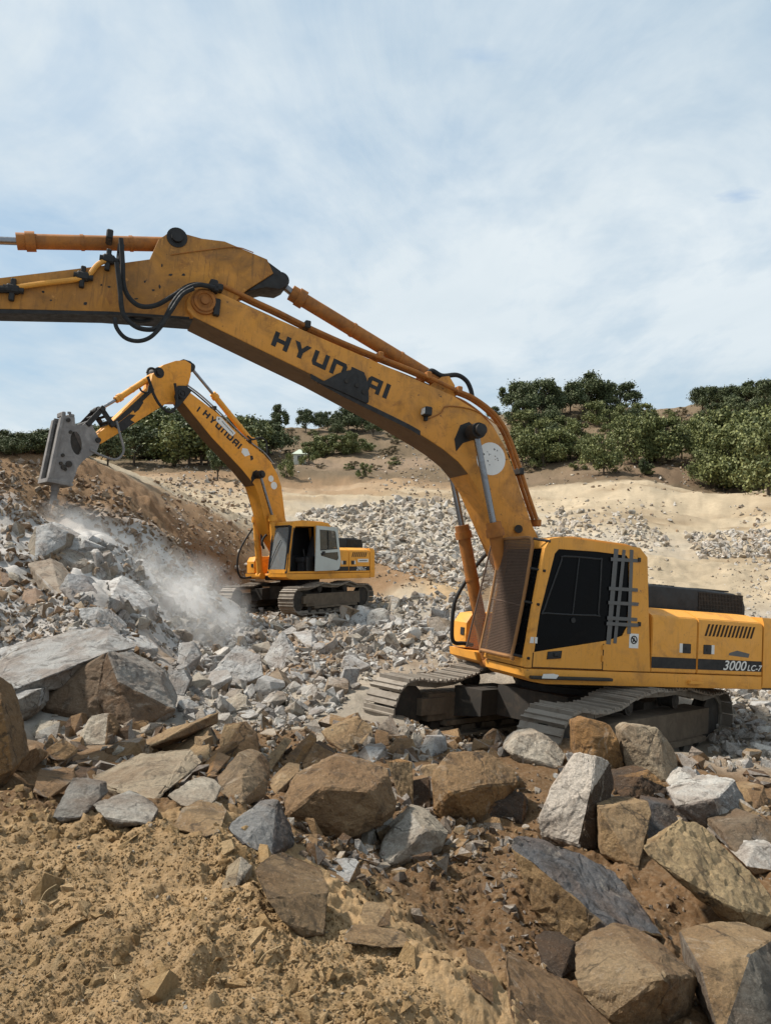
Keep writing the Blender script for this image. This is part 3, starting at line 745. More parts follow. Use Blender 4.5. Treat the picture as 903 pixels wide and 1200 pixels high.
        mb = MB(); mb.prism([(1.40, 1.50), (1.18, 1.52), (1.17, 1.62), (1.39, 1.60)], 1.4705, 1.476, .01); mb.box(1.22, 1.30, 1.475, 1.492, 1.54, 1.59, .01); mb.build('door_lock', M['black_sheet'], cab)
        mb = MB(); mb.cyl((.50, 1.478, 1.50), (.50, 1.478, 1.58), .016); mb.cyl((.50, 1.478, 1.66), (.50, 1.478, 1.72), .016); mb.build('door_hinge', YM, cab)
        mb = MB(); mb.box(-.10, .06, 1.4705, 1.4735, 1.70, 1.90); sg = mb.build('warning_sign', M['white'], cab)
        mb = MB(); mb.tube([(-.02 + .05 * math.cos(t), 1.475, 1.815 + .05 * math.sin(t)) for t in np.linspace(0, 6.283, 17)], .008, 6, 2); mb.tube([(.02, 1.475, 1.85), (-.06, 1.475, 1.78)], .010, 6); mb.prism([(.01, 1.78), (-.05, 1.80), (-.02, 1.85)], 1.474, 1.476); mb.build('sign_symbol', M['black'], sg)
        mb = MB(); mb.box(1.615, 1.685, 1.4705, 1.474, 1.70, 1.78); mb.box(1.56, 1.60, 1.4705, 1.474, 1.70, 1.78); mb.build('reflector', M['white'], cab)
        # guard of woven wire in front of the windscreen
        P = lambda v, h: Vector((1.83 - .235 * h - .02 * math.sin(h * 3.1), .47 + .83 * v, 1.50 + 1.60 * h))
        mb = MB()
        rc = lambda t, r_: 0.0 if t < 1 - r_ else r_ - math.sqrt(max(0.0, r_ * r_ - (t - 1 + r_) ** 2))
        for k in range(78):
            h = (k + .5) / 78; e_ = rc(h, .10) * 1.9; a, b = P(e_, h), P(1 - e_, h); mb.tube([a, b], .0062, 4)
        for k in range(44):
            v = (k + .5) / 44; t_ = 1 - rc(max(v, 1 - v), .19) * .53; mb.tube([P(v, 0), P(v, .33), P(v, .66), P(v, t_)], .0034, 4, 2)
        gd = mb.build('windscreen_guard', M['guard'], rt, smooth=False)
        mb = MB()
        loop = [(.03, 0), (.97, 0), (1, .02), (1, .5), (1, .89), (.985, .95), (.94, .985), (.82, 1), (.5, 1), (.18, 1), (.06, .985), (.015, .95), (0, .89), (0, .5), (0, .02), (.03, 0)]
        mb.tube([P(*q) for q in loop], .024, 8, 4)
        mb.build('guard_frame', M['guard_bar'], gd)
        mb = MB(); mb.tube([P(0, .46), P(1, .42)], .010, 6); mb.build('guard_crossbar', M['guard'], gd)
        for h, yy in ((.99, 1.46), (.74, 1.47), (.46, 1.47), (.02, 1.47)):
            mb = MB(); mb.tube([P(1, h), Vector((1.74 - .235 * h - .06, yy + .02, 1.5 + 1.6 * h - .03))], .018, 6); mb.build('guard_bracket', M['grease'], gd)
        # second screen reaching from the cab towards the boom
        Q = lambda v, h: Vector((1.86 - .27 * h, .12 + .34 * v + .10 * h * (1 - v), 1.50 + 1.62 * h))
        mb = MB()
        for k in range(66): mb.tube([Q(0, (k + .5) / 66), Q(1, (k + .5) / 66)], .0024, 4)
        for k in range(16): mb.tube([Q((k + .5) / 16, 0), Q((k + .5) / 16, .5), Q((k + .5) / 16, 1)], .0022, 4, 2)
        mb.tube([Q(0, 0), Q(0, .5), Q(0, 1)], .014, 6, 2)
        mb.build('side_screen', M['guard'], gd, smooth=False)
    else:
        # open door folded back along the cab
        do = [(.55, 2.99), (-.33, 2.95), (-.40, 2.85), (-.54, 1.75), (-.46, 1.52), (-.36, 1.47), (.62, 1.45)]
        h1 = [(.42, 2.86), (-.26, 2.83), (-.31, 2.76), (-.38, 2.22), (.40, 2.16)]
        h2 = [(.38, 2.06), (-.40, 2.10), (-.43, 1.88), (-.36, 1.80), (.36, 1.97)]
        mb = MB(); mb.prism(do, 1.56, 1.60, holes=(h1, h2)); dr = mb.build('door', M['door_grey'], rt)
        dr['label'] = 'grey door swung open'
        for h in (h1, h2): MB().prism(h, 1.575, 1.582).build('window', M['glass_dark'], dr)
        mb = MB(); mb.tube([(.05, 1.605, 2.84), (.03, 1.605, 2.18)], .014, 6); mb.tube([(.40, 1.605, 2.16), (-.38, 1.605, 2.22)], .014, 6); mb.build('window_bar', M['black_sheet'], dr)
        mb = MB(); mb.box(.2, .32, 1.60, 1.64, 2.0, 2.12, .01); mb.build('handle', M['black_sheet'], dr)
        mb = MB(); mb.tube([(1.45, 1.5, 2.9), (1.55, 1.53, 2.3), (1.62, 1.53, 1.6)], .016, 6, 4); mb.build('grab_rail', M['black_sheet'], rt)
        mb = MB()
        mb.prism([(.0, 3.12), (.2, 3.14), (.2, 3.19), (0, 3.17)], .7, .9, .01); mb.build('roof_lamp', M['black_sheet'], cab)
    # --- engine housing
    X1, X2, X3 = -.335, tx(-1.177), tx(-2.467)
    prof = lambda x1, x0: None
    def panel(xa, xb, name):
        # cross-section with a sloped shoulder, along x
        pr = [(1.47, 1.382), (1.47, 2.12), (1.445, 2.17), (1.20, 2.265), (.9, 2.275), (.9, 1.382)]
        bm = bmesh.new(); A = [bm.verts.new((xa, y, z)) for y, z in pr]; B = [bm.verts.new((xb, y, z)) for y, z in pr]; n = len(pr)
        bm.faces.new(A); bm.faces.new(B[::-1])
        for i in range(n): bm.faces.new((A[i], A[(i + 1) % n], B[(i + 1) % n], B[i]))
        bmesh.ops.recalc_face_normals(bm, faces=bm.faces[:])
        bmesh.ops.bevel(bm, geom=bm.edges[:], offset=.012, segments=2, affect='EDGES')
        mb = MB(); mb.bm(bm); return mb.build(name, YM, rt)
    p1 = panel(X1 - .004, X2 + .005, 'side_door'); p2 = panel(X2 - .005, X3 + .005, 'side_door')
    mb = MB(); mb.box(X3, X1 - .004, -1.46, .895, 1.38, 2.22, .03); mb.build('engine_housing', YM, rt)
    # louvres
    nv = 13 if first else 8; xv0, xv1 = (-1.38, -2.27) if first else (tx(-1.45), tx(-2.25)); mb = MB()
    for k in range(nv):
        x = xv0 + (xv1 - xv0) * k / (nv - 1); w = .020 if first else .026
        mb.prism([(x + w, 2.115), (x - w, 2.12), (x - w + .075, 1.93), (x + w + .075, 1.925)] if False else [(x - .01 + w, 2.10), (x - .01 - w, 2.105), (x + .055 - w, 1.93), (x + .055 + w, 1.925)], 1.4702, 1.4732)
    mb.build('vent_louvres', M['seam'] if first else M['black'], p2)
    for pp, xa, xw in ((p1, X2 + .20, X2 + .305), (p2, X2 - .19, X2 - .295)):
        mb = MB(); mb.box(xa - .075, xa + .075, 1.4702, 1.476, 1.665, 1.80, .006); mb.cyl((xa, 1.476, 1.73), (xa, 1.482, 1.73), .022); mb.build('door_latch', M['black_sheet'], pp)
        mb = MB(); mb.box(xw - .028, xw + .028, 1.4702, 1.474, 1.67, 1.80); mb.build('reflector', M['white'], pp)
    for pp, xa, xb in ((p1, X1 + .09 if False else X1 - .01, X2 + .02), (p2, X2 - .02, X3 + .02)):
        mb = MB(); mb.box(xb, xa, 1.4702, 1.4735, 1.44, 1.595); mb.build('stripe', M['black'], pp)
    if first:
        side_writing((('3000', 1.0), ('LC-7', .62)), -1.68, 1.447, 1.476, .78, .142).build('model_number', M['white'], p2, smooth=False)
        mb = MB(); mb.prism([(-1.78, 1.665), (-2.18, 1.64), (-2.2, 1.70), (-1.95, 1.74), (-1.8, 1.70)], 1.4702, 1.4712); mb.build('scuff', M['tape'], p2)
    else:
        side_writing((('290', 1.0), ('LC', .8)), tx(-1.62), 1.447, 1.477, .62 * tf, .142).build('model_number', M['white'], p2, smooth=False)
        mb = MB(); mb.box(tx(-2.38), tx(-1.72), 1.4702, 1.474, 1.74, 1.86); mb.build('owner_plate', M['white'], p2)
        mb = MB(); mb.box(tx(-2.30), tx(-1.80), 1.4742, 1.476, 1.785, 1.815); mb.build('owner_writing', M['tape'], p2)
    # black engine hump with grille
    mb = MB()
    hp = [(tx(-.62), 2.22), (tx(-.62), 2.60), (tx(-.9), 2.63), (tx(-1.8), 2.63), (tx(-2.55), 2.60), (tx(-2.74), 2.54), (tx(-2.80), 2.40), (tx(-2.80), 2.22)]
    mb.prism(hp, -.85, .85, .06, 3); hm = mb.build('engine_hood', M['black_sheet'], rt)
    mb = MB()
    for k in range(30):
        x = tx(-1.80) + (tx(-2.70) - tx(-1.80)) * k / 29
        mb.box(x - .009, x + .009, .848, .862, 2.30, 2.58)
    for z in (2.33, 2.39, 2.45, 2.51, 2.57): mb.box(tx(-2.72), tx(-1.78), .846, .858, z - .008, z + .008)
    for k in range(26):
        x = tx(-1.84) + (tx(-2.5) - tx(-1.84)) * k / 25; mb.box(x - .008, x + .008, -.6, .76, 2.612, 2.638)
    mb.build('grille', M['dark_steel'], hm)
    mb = MB()
    for k in range(4): mb.box(tx(-.95 - .12 * k) - .03, tx(-.95 - .12 * k) + .03, .5, .8, 2.622, 2.64)
    mb.cyl((-.5, .5, 2.2), (-.5, .5, 2.78), .07); mb.build('exhaust_stack', M['grease'], rt)
    # counterweight
    bm = bmesh.new(); zs = [(1.19, -.02), (1.27, 0.0), (2.16, 0.0), (2.25, -.05)]
    XE = -3.22 if first else tx(-2.75)
    ring = [(X3 - .008, 1.475), (X3 - .30 * tf, 1.475), ((XE + X3) / 2 - .1 * tf, 1.36), (XE + .12, 1.02), (XE + .02, .5), (XE, 0), (XE + .02, -.5), (XE + .12, -1.02), ((XE + X3) / 2 - .1 * tf, -1.36), (X3 - .30 * tf, -1.475), (X3 - .008, -1.475)]
    rows = []
    for z, off in zs: rows.append([bm.verts.new((x if x > X3 - .01 else x - off, y * (1 + off * .5), z)) for x, y in ring])
    n = len(ring)
    for a, b in zip(rows[:-1], rows[1:]):
        for i in range(n): bm.faces.new((a[i], a[(i + 1) % n], b[(i + 1) % n], b[i]))
    bm.faces.new(rows[0]); bm.faces.new(rows[-1][::-1]); bmesh.ops.recalc_face_normals(bm, faces=bm.faces[:])
    mb = MB(); mb.bm(bm); cw = mb.build('counterweight', YM, rt)
    mb = MB(); mb.box(XE + .25, X3 - .02, 1.30, 1.478, 1.176, 1.20); mb.build('scraped_edge', M['grease'], cw)
    # right-hand side boxes
    mb = MB(); mb.prism([(1.05, 1.372), (1.30, 1.40), (1.30, 1.80), (1.2, 1.95), (1.0, 1.98), (.4, 1.99), (.3, 2.05), (.3, 1.372)], -1.40, -.95, .03); mb.build('tool_box', YM, rt)
    mb = MB(); mb.box(X1, .29, -1.46, -.62, 1.372, 2.25, .03); mb.build('fuel_tank', YM, rt)
    mb = MB(); mb.box(1.302, 1.312, -1.12, -1.0, 1.60, 1.72); mb.build('box_lamp', M['black_sheet'], rt)
    for yy in (-.40, .35):
        mb = MB(); mb.prism([(1.0, 1.36), (.75, 2.0), (.5, 2.2), (.1, 2.25), (-.1, 2.0), (-.25, 1.36)], yy, yy + .05); mb.build('boom_foot_plate', YM, rt)
    # --- boom
    hw = .30
    bp = c['boom']; cut = c['fork_x']
    mainp = [p for p in bp]
    mb = MB(); mb.prism(mainp, -hw, hw, .014); bo = mb.build('boom', BM_, rt)
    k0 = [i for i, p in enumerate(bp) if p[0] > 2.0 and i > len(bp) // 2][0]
    low_ = bp[k0:-1]; mb = MB(); mb.prism([(a, b - .002) for a, b in low_] + [(a, b - .012) for a, b in low_][::-1], -hw + .012, hw - .012); mb.build('belly_shade_grease', M['belly'], bo)  # thin sheet whose dark colour holds the boom's underside shade and grease
    pv = c['pivot']
    mb = MB(); mb.cyl((pv[0], -.36, pv[1]), (pv[0], .36, pv[1]), .165, n=28); mb.stack((pv[0], .355, pv[1]), (0, 1, 0), [(0, .135), (.03, .135), (.03, .10), (.012, .095), (.012, .05), (.05, .05), (.05, .0)]); mb.build('pivot_pin', M['rust_orange'] if first else M['grease'], bo)
    ft = c['foot']; mb = MB(); mb.cyl((ft[0], -.42, ft[1]), (ft[0], .42, ft[1]), .13); mb.build('foot_pin', M['grease'], bo)
    def polyplate(pts, y0, y1, name, m, bev=0.0): return MB().prism(pts, y0, y1, bev).build(name, m, bo)
    q = lambda a, b, Y=hw: tuple(PT(a, b, Y)[i] for i in (0, 2))
    tx4 = c['text'] if first else (q(237, 485.5), q(241.5, 480), q(279.5, 526.5), q(284, 521))
    lettering('HYUNDAI', *tx4, hw + .0005).build('maker_lettering', M['black'], bo, smooth=False)
    def disc(cx_, cz_, rx, name, m, y=hw, n=28):
        mb = MB(); mb.prism([(cx_ + rx * math.cos(2 * math.pi * k / n), cz_ + rx * math.sin(2 * math.pi * k / n)) for k in range(n)], y + .0005, y + .004); return mb.build(name, m, bo)
    pin = c['cyl_pin']
    mb = MB(); mb.cyl((pin[0], -.62, pin[1]), (pin[0], .62, pin[1]), .075, n=22); mb.stack((pin[0], .62, pin[1]), (0, 1, 0), [(0, .085), (.05, .085), (.06, .05)]); mb.stack((pin[0], -.62, pin[1]), (0, -1, 0), [(0, .11), (.04, .11), (.06, .06)]); mb.build('cylinder_pin', M['grease'], bo)
    # grease around the pin, run-down streaks
    st = MB(); st.prism([(pin[0] + .16, pin[1] + .10), (pin[0] + .02, pin[1] + .17), (pin[0] - .10, pin[1] + .10), (pin[0] - .08, pin[1] - .08), (pin[0] + .10, pin[1] - .16), (pin[0] + .20, pin[1] - .30), (pin[0] + .24, pin[1] - .12)], hw + .0005, hw + .003); st.build('grease_patch', M['grease'], bo)
    if first:
        disc(1.755, 4.285, .245, 'paint_disc', M['white'])
        rngd = random.Random(4); mb = MB()
        for k in range(16):
            a = rngd.uniform(0, 6.28); r_ = .20 * math.sqrt(rngd.random()); x = 1.765 + r_ * math.cos(a); z = 4.285 + r_ * math.sin(a); w = rngd.uniform(.005, .02); h = rngd.uniform(.005, .022)
            mb.prism([(x - w, z), (x, z - h), (x + w, z + .3 * h), (x + .2 * w, z + h)], hw + .0042, hw + .0055)
        mb.build('paint_chip', M['tape'], bo)
        wp = [q(*p) for p in ((372, 449), (380, 446.5), (388, 442), (396, 437.5), (406, 434.5), (416, 433.5), (424, 436), (428.5, 442), (430.5, 454), (431.5, 466), (431, 474.5), (420, 469), (398, 459), (384, 453))]
        for _ in range(3):
            wq = [wp[0]]
            for a, b in zip(wp[:-1], wp[1:]): wq += [tuple(np.array(a) * .75 + np.array(b) * .25), tuple(np.array(a) * .25 + np.array(b) * .75)]
            wp = wq + [wp[-1]]
        polyplate(wp, hw, hw + .03, 'wear_plate', M['grease'], .008)
        mb = MB()
        for a, b in ((405, 447), (417, 452), (425, 460)):
            p = q(a, b); mb = MB(); mb.cyl((p[0], hw + .028, p[1]), (p[0], hw + .045, p[1]), .03, n=10); mb.build('bolt', M['dark_steel'], bo)
        # dark rubbing strip along the lower edge
        low = [(364, 440.5), (378, 449), (400, 461), (430, 476), (459, 490), (480, 500.5), (492, 507.5)]
        up_ = [q(a, b - 2.5) for a, b in low]; lo_ = [q(a, b + 3.0) for a, b in low]
        polyplate(up_ + lo_[::-1], hw + .001, hw + .010, 'rubbing_strip', M['grease'])
        # work lamp
        p = q(498, 484); mb = MB(); mb.box(p[0] - .05, p[0] + .06, hw, hw + .14, p[1] - .06, p[1] + .07, .015); mb.box(p[0] - .02, p[0] + .02, hw, hw + .06, p[1] - .12, p[1] - .05); lm = mb.build('work_lamp', M['black_sheet'], bo)
        mb = MB(); mb.box(p[0] + .061, p[0] + .067, hw + .02, hw + .12, p[1] - .04, p[1] + .05, .01); mb.build('lamp_glass', M['white'], lm)
        mb = MB(); mb.tube([(p[0] - .02, hw + .01, p[1] - .1), tuple(PT(516, 484, hw + .01)), tuple(PT(524, 476, hw + .01)), tuple(PT(556, 481, hw + .01)), tuple(PT(585, 500, hw + .01))], .009, 6, 5); mb.build('lamp_cable', M['rust_orange'], bo)
        p = q(606, 620); mb = MB(); mb.cyl((p[0] - .02, hw, p[1]), (p[0] + .02, hw + .06, p[1]), .06); mb.build('grease_nipple', M['dark_steel'], bo)
        # pipes along the top edge
        pipes = [[(258, 338), (275, 346), (300, 358), (326, 370), (358, 386), (400, 405), (440, 421.5), (480, 437), (508, 449), (533, 461), (556, 471), (577, 489), (592, 512), (604, 545), (615, 580), (626, 612)]]
        for k, (yy, dx) in enumerate(((.24, 0), (.13, 0), (-.08, 0))):
            mb = MB(); mb.tube([tuple(PT(a, b - 1.5, .24) * 1.0 + Vector((-.035 if a > 560 else 0, yy - .24, .035))) for a, b in pipes[0]], .030, 10, 4); mb.build('boom_pipe', M['rust_orange'], bo)
        for a, b in ((359, 385), (444, 421), (536, 461), (608, 556), (628, 616), (500, 444)):
            p = PT(a, b - 1.5, .2); mb = MB(); mb.box(p.x - .04, p.x + .04, -.13, .285, p.z - .03, p.z + .075, .012); mb.build('pipe_clamp', M['grease'] if a in (359, 608) else M['rust_orange'], bo)
    else:
        q3 = lambda a, b: q(a, b)
        polyplate([q3(254, 488), (q3(259, 489)), q3(276, 507.5), q3(272, 511.5), q3(253, 493)], hw + .006, hw + .012, 'name_board', M['white'])
        nb_ = MB(); nb_.prism([q3(255.5, 489.5), q3(258, 491), q3(255.5, 492.5)], hw + .013, hw + .015)
        for t in np.linspace(.25, .92, 9):
            a = np.array([256, 489.5]) * (1 - t) + np.array([274, 509]) * t
            nb_.prism([q3(a[0] - .2, a[1] - .9), q3(a[0] + .9, a[1] + .2), q3(a[0] + .2, a[1] + 1.0), q3(a[0] - .9, a[1] - .2)], hw + .013, hw + .015)
        nb_.build('board_writing', M['tape'], bo)
        polyplate([q3(284, 525), q3(290, 526), q3(293, 533), q3(287, 535), q3(283, 530)], hw, hw + .003, 'pale_patch', M['white'])
        polyplate([q3(293, 534), q3(296, 534), q3(297, 538), q3(294, 540)], hw, hw + .004, 'dark_spot', M['grease'])
        polyplate([q3(301, 553), q3(305, 551), q3(306, 558), q3(303, 560)], hw, hw + .003, 'pale_patch', M['white'])
        p = q3(321, 569); disc(p[0], p[1], .13, 'paint_disc', M['white']); p = q3(317.5, 561); disc(p[0], p[1], .11, 'paint_disc', M['white'], hw + .0005)
        polyplate([q3(233.6, 476.2), q3(235.4, 477.6), q3(231.6, 483), q3(230.2, 481.8)], hw, hw + .003, 'faded_letter', M['grease'])
        mb = MB(); mb.prism([q3(219, 452), q3(224, 459), q3(215.5, 470), q3(208, 478), q3(204, 465), q3(208, 452)], hw, hw + .012, .01); mb.build('greasy_fork', M['grease'], bo)
        for yy in (.22, .08):
            mb = MB(); mb.tube([Vector((p.x, yy, p.z + .06)) for p in (PT(a, b, .22) for a, b in ((219, 453), (235, 465), (256, 484), (275, 503), (293, 520), (309, 532), (320, 545)))], .026, 8, 4); mb.build('boom_pipe', M['chrome'] if yy > .2 else M['dark_steel'], bo)
        for a, b in ((251, 480), (292, 519)):
            p = PT(a, b, .2); mb = MB(); mb.box(p.x - .05, p.x + .05, -.05, .29, p.z - .02, p.z + .11, .012); mb.build('pipe_clamp', M['grease'], bo)
        mb = MB(); mb.tube([PT(a, b, .42) for a, b in ((290, 511), (296, 515), (305, 513), (312, 518), (313, 532))], .03, 8, 5); mb.build('hose', M['rubber'], bo)
    # --- boom cylinders
    fp = c['cyl_foot']; gl = c['cyl_gland']
    for yy in (.48, -.48): cylinder(rt, fp, gl, pin, .10 if first else .115, .048, yy, M['rust_orange'] if first else YM, 'boom_cylinder')
    # --- arm
    mb = MB(); mb.prism(c['arm'], -.225, .225, .014); ar_ = mb.build('arm', AM, rt)
    if first:
        # raised upper box edge
        mb = MB(); mb.prism(c['arm_lug'], -.20, .20, .03); mb.build('pin_lug', M['grease'], ar_)
        mb = MB(); mb.tube([PT(a, b, .235) for a, b in ((200, 298.5), (240, 293), (276, 289.5), (297, 296))], .007, 6, 3); mb.build('weld_seam', M['rust_orange'], ar_)
        mb = MB()
        for a, b in ((6.5, 6.53),): mb.cyl((a, -.29, b), (a, .29, b), .075, n=24); mb.stack((a, .215, b), (0, 1, 0), [(0, .13), (.02, .13), (.025, .05)])
        mb.build('ear_pin', M['grease'], ar_)
        for pts in ([(0, 339), (15, 337.5), (30, 335), (60, 331), (85, 328), (100, 325), (106, 321), (113, 312), (120, 307), (128, 305)],):
            mb = MB(); mb.tube([PT(a, b, .27) for a, b in pts], .032, 10, 5); mb.build('arm_pipe', M['yellow'], ar_)
        for a, b in ((16, 339), (98, 324), (128, 304)):
            p = PT(a, b, .27); mb = MB(); mb.box(p.x - .07, p.x + .08, .225, .31, p.z - .05, p.z + .055, .02); mb.cyl((p.x - .11, .27, p.z), (p.x + .11, .27, p.z), .036); mb.box(p.x - .02, p.x + .04, .225, .29, p.z - .14, p.z + .13, .01); mb.build('pipe_valve', M['grease'], ar_)
        p = PT(-15, 339, .27); mb = MB(); mb.tube([p, PT(14, 339, .27)], .045, 10); mb.build('arm_hose', M['rubber'], ar_)
        rg = random.Random(9); mb = MB()
        for a, b in ((51, 342), (119, 334), (128, 336), (200, 322), (187, 336), (180, 340), (215, 322), (190, 311), (160, 350), (150, 345), (60, 352), (100, 356), (210, 345), (170, 330)):
            w, h = rg.uniform(1.0, 3.2), rg.uniform(.8, 3.0)
            mb.prism([tuple(PT(a + w * math.cos(t) * rg.uniform(.6, 1.2), b + h * math.sin(t) * rg.uniform(.6, 1.2), .2255)[i] for i in (0, 2)) for t in np.linspace(0, 5.5, 7)], .2252, .228)
        mb.build('bare_patch', M['grease'], ar_)
        mb = MB(); mb.prism([tuple(PT(a, b, .225)[i] for i in (0, 2)) for a, b in ((0, 362.5), (130, 365), (222, 371.5), (222, 373), (130, 368.5), (0, 367))], .20, .229); mb.build('lower_edge', M['grease'], ar_)
    else:
        mb = MB(); mb.prism(c['arm_lug'], -.20, .20, .03); mb.build('pin_lug', M['grease'], ar_)
        e = c['bucket_cyl'][0]; mb = MB(); mb.cyl((e[0], -.29, e[1]), (e[0], .29, e[1]), .09); mb.stack((e[0], -.235, e[1]), (0, 1, 0), [(0, .17), (.47, .17)]); mb.build('ear_pin', M['grease'], ar_)
        polys = [[(177, 453), (150, 477), (131, 497), (140, 503), (152, 492), (168, 471)], [(168, 472), (163, 480), (158, 484), (156, 480), (160, 472), (167, 467)], [(157, 490), (146, 500), (143, 504.5), (139, 503.5)]]
        mb = MB(); mb.prism([tuple(PT(a, b, .225)[i] for i in (0, 2)) for a, b in ((178.5, 452.5), (131, 496), (134, 499), (152, 485), (181, 457))], .2255, .230)
        mb.prism([tuple(PT(a, b, .225)[i] for i in (0, 2)) for a, b in polys[1]], .2255, .229)
        mb.prism([tuple(PT(a, b, .225)[i] for i in (0, 2)) for a, b in ((152, 485.5), (134, 499.5), (130, 498), (143, 506), (158, 495), (153, 492), (159, 486))], .2255, .229); mb.build('bare_patch', M['grease'], ar_)
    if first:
        la = [(6.19, 5.518), (7.28, 5.378), (8.40, 5.168), (9.38, 5.06)]; mb = MB(); mb.prism(la + [(a, b - .01) for a, b in la][::-1], -.215, .215); mb.build('belly_shade_grease', M['grease'], ar_)  # black sheet below the arm, underside shade and grease in its colour
    # --- arm cylinder and bucket cylinder
    a0, a1, a2 = c['arm_cyl']; cylinder(rt, a0, a1, a2, .098, .05, 0, M['rust_orange'] if first else YM, 'arm_cylinder')
    mb = MB(); k = c['cyl_lug']; mb.prism(k, -.16, -.11, .008); mb.prism(k, .11, .16, .008); mb.build('cylinder_lug', BM_, bo)
    b0, b1, b2 = c['bucket_cyl']; cylinder(rt, b0, b1, b2, .092, .047, 0, M['rust_orange'] if first else YM, 'bucket_cylinder')
    # --- linkage
    dx, dz = c['tool']
    pl, pa, pb, ptip = [(x + dx, z + dz) for x, z in ((7.46, 6.20), (7.15, 5.80), (7.84, 5.74), (7.57, 5.28))]
    for yy in (.27, -.30):
        mb = MB()
        for A, B in ((pl, pa), (pl, pb)):
            t = np.array(B) - np.array(A); n = np.array([-t[1], t[0]]) / np.hypot(*t) * .075; t = t / np.hypot(*t) * .08
            mb.prism([tuple(np.array(A) - t + n), tuple(np.array(B) + t + n), tuple(np.array(B) + t - n), tuple(np.array(A) - t - n)], yy + (.033 if B is pb else 0), yy + .032 + (.033 if B is pb else 0), .006)
        mb.build('link_arm', M['grease'], rt)
    mb = MB()
    for A, B, t in ((pl, pa, .45), (pl, pa, .8), (pl, pb, .5)):
        p = np.array(A) * (1 - t) + np.array(B) * t; mb.cyl((p[0], -.3, p[1]), (p[0], .3, p[1]), .04)
    for A in (pl, pa, pb, ptip): mb.cyl((A[0], -.36, A[1]), (A[0], .36, A[1]), .075)
    mb.build('link_pin', M['grease'], rt)
    # --- rock breaker
    S = lambda pts: [(x + dx, z + dz) for x, z in pts]
    plate = S([(8.58, 5.86), (8.24, 5.86), (8.22, 5.64), (8.02, 5.66), (7.86, 5.80), (7.74, 5.70), (7.56, 5.38), (7.50, 5.22), (7.60, 4.93), (7.90, 4.72), (8.02, 4.60), (8.13, 4.44), (8.26, 4.02), (8.34, 3.95), (8.92, 4.02), (8.90, 4.12)])
    hole = S([(8.18 + .16 * math.cos(t) + .04 * math.sin(t), 5.13 + .33 * math.sin(t)) for t in np.linspace(0, 6.28, 15)[:-1]])
    br = empty('breaker'); br.parent = rt
    for y0 in (.25, -.30):
        mb = MB(); mb.prism(plate, y0, y0 + .05, holes=(hole,)); sp = mb.build('side_plate', M['breaker'], br)
        mb = MB()
        for x, z, r_ in ((8.52, 4.42, .075), (8.38, 4.52, .09), (8.60, 4.52, .05), (8.47, 4.36, .04), (8.55, 4.75, .05), (8.35, 5.42, .05), (8.42, 5.75, .06)):
            mb = MB(); mb.cyl((x + dx, y0 - .02, z + dz), (x + dx, y0 + .085, z + dz), r_, n=10); mb.build('bolt', M['dark_steel'], sp)
        mb = MB(); mb.prism(S([(8.63, 5.80), (8.55, 5.80), (8.83, 4.08), (8.94, 4.08)]), y0 - .05, y0 + .10, .01); mb.build('flange', M['breaker'], sp)
    mb = MB(); mb.prism(S([(8.55, 5.70), (8.25, 5.70), (8.2, 5.4), (8.0, 5.0), (8.22, 4.5), (8.36, 4.05), (8.84, 4.10)]), -.235, .235, .03); mb.build('hammer_body', M['dark_steel'], br)
    mb = MB(); mb.box(8.22 + dx, 8.36 + dx, -.26, .26, 5.86 + dz, 5.95 + dz, .02); mb.box(8.44 + dx, 8.54 + dx, -.2, .2, 5.86 + dz, 6.0 + dz, .02); mb.cyl((8.36 + dx, .22, 5.95 + dz), (8.36 + dx, .22, 6.0 + dz), .05); mb.build('top_mount', M['breaker'], br)
    mb = MB(); mb.prism(S([(8.97, 3.99), (8.28, 3.90), (8.24, 3.97), (8.34, 4.02), (8.95, 4.10)]), -.34, .34, .012); mb.build('base_plate', M['breaker'], br)
    ch = Vector((8.60 + dx, 0, 3.98 + dz)); mb = MB(); mb.stack(ch, (.13, 0, -.95), [(0, .12), (.2, .115), (.22, .088), (.62, .085), (.78, .06), (.84, .02)]); mb.build('chisel', M['breaker'], br)
    # breaker hose
    mb = MB(); mb.tube([(ptip[0] - .55, .30, ptip[1] + .62), (ptip[0] - .62, .40, ptip[1] + .2), (ptip[0] - .72, .42, ptip[1] - .25), (ptip[0] - .5, .42, ptip[1] - .52), (ptip[0] - .12, .38, ptip[1] - .45), (ptip[0] + .22, .3, ptip[1] - .30)], .035, 8, 6); mb.build('breaker_hose', M['breaker'], br)
    # --- hoses
    if first:
        z1 = lambda x, y, Y: PT(120 + x / 4.105, 265 + y / 4.105, Y)
        for Y, pts, r_ in ((.40, [(90, 60), (98, 180), (103, 280), (130, 345), (185, 385), (260, 380), (340, 335), (430, 283), (530, 290)], .030),
                           (.47, [(70, 175), (85, 300), (95, 400), (120, 450), (175, 490), (250, 495), (295, 455), (340, 370), (390, 312), (460, 283), (540, 296)], .030),
                           (.52, [(60, 440), (70, 490), (110, 537), (170, 553), (230, 535), (285, 480), (330, 410), (385, 330), (440, 300)], .026),
                           (.10, [(105, 400), (130, 440), (180, 458), (230, 450), (258, 430)], .024)):
            mb = MB(); mb.tube([z1(a, b, Y) for a, b in pts], r_, 10, 6); mb.build('hydraulic_hose', M['rubber'], rt)
        mb = MB()
        for a, b in ((35, 50), (88, 118), (88, 165), (30, 165)):
            p = z1(a, b, .20); mb.box(p.x - .04, p.x + .04, .05, .3, p.z - .06, p.z + .06, .015)
        mb.build('hose_clamp', M['grease'], rt)
        mb = MB()
        for a, b in ((535, 280), (560, 300), (540, 305)):
            p = z1(a, b, .36); mb.box(p.x - .05, p.x + .05, .2, .42, p.z - .04, p.z + .05, .015)
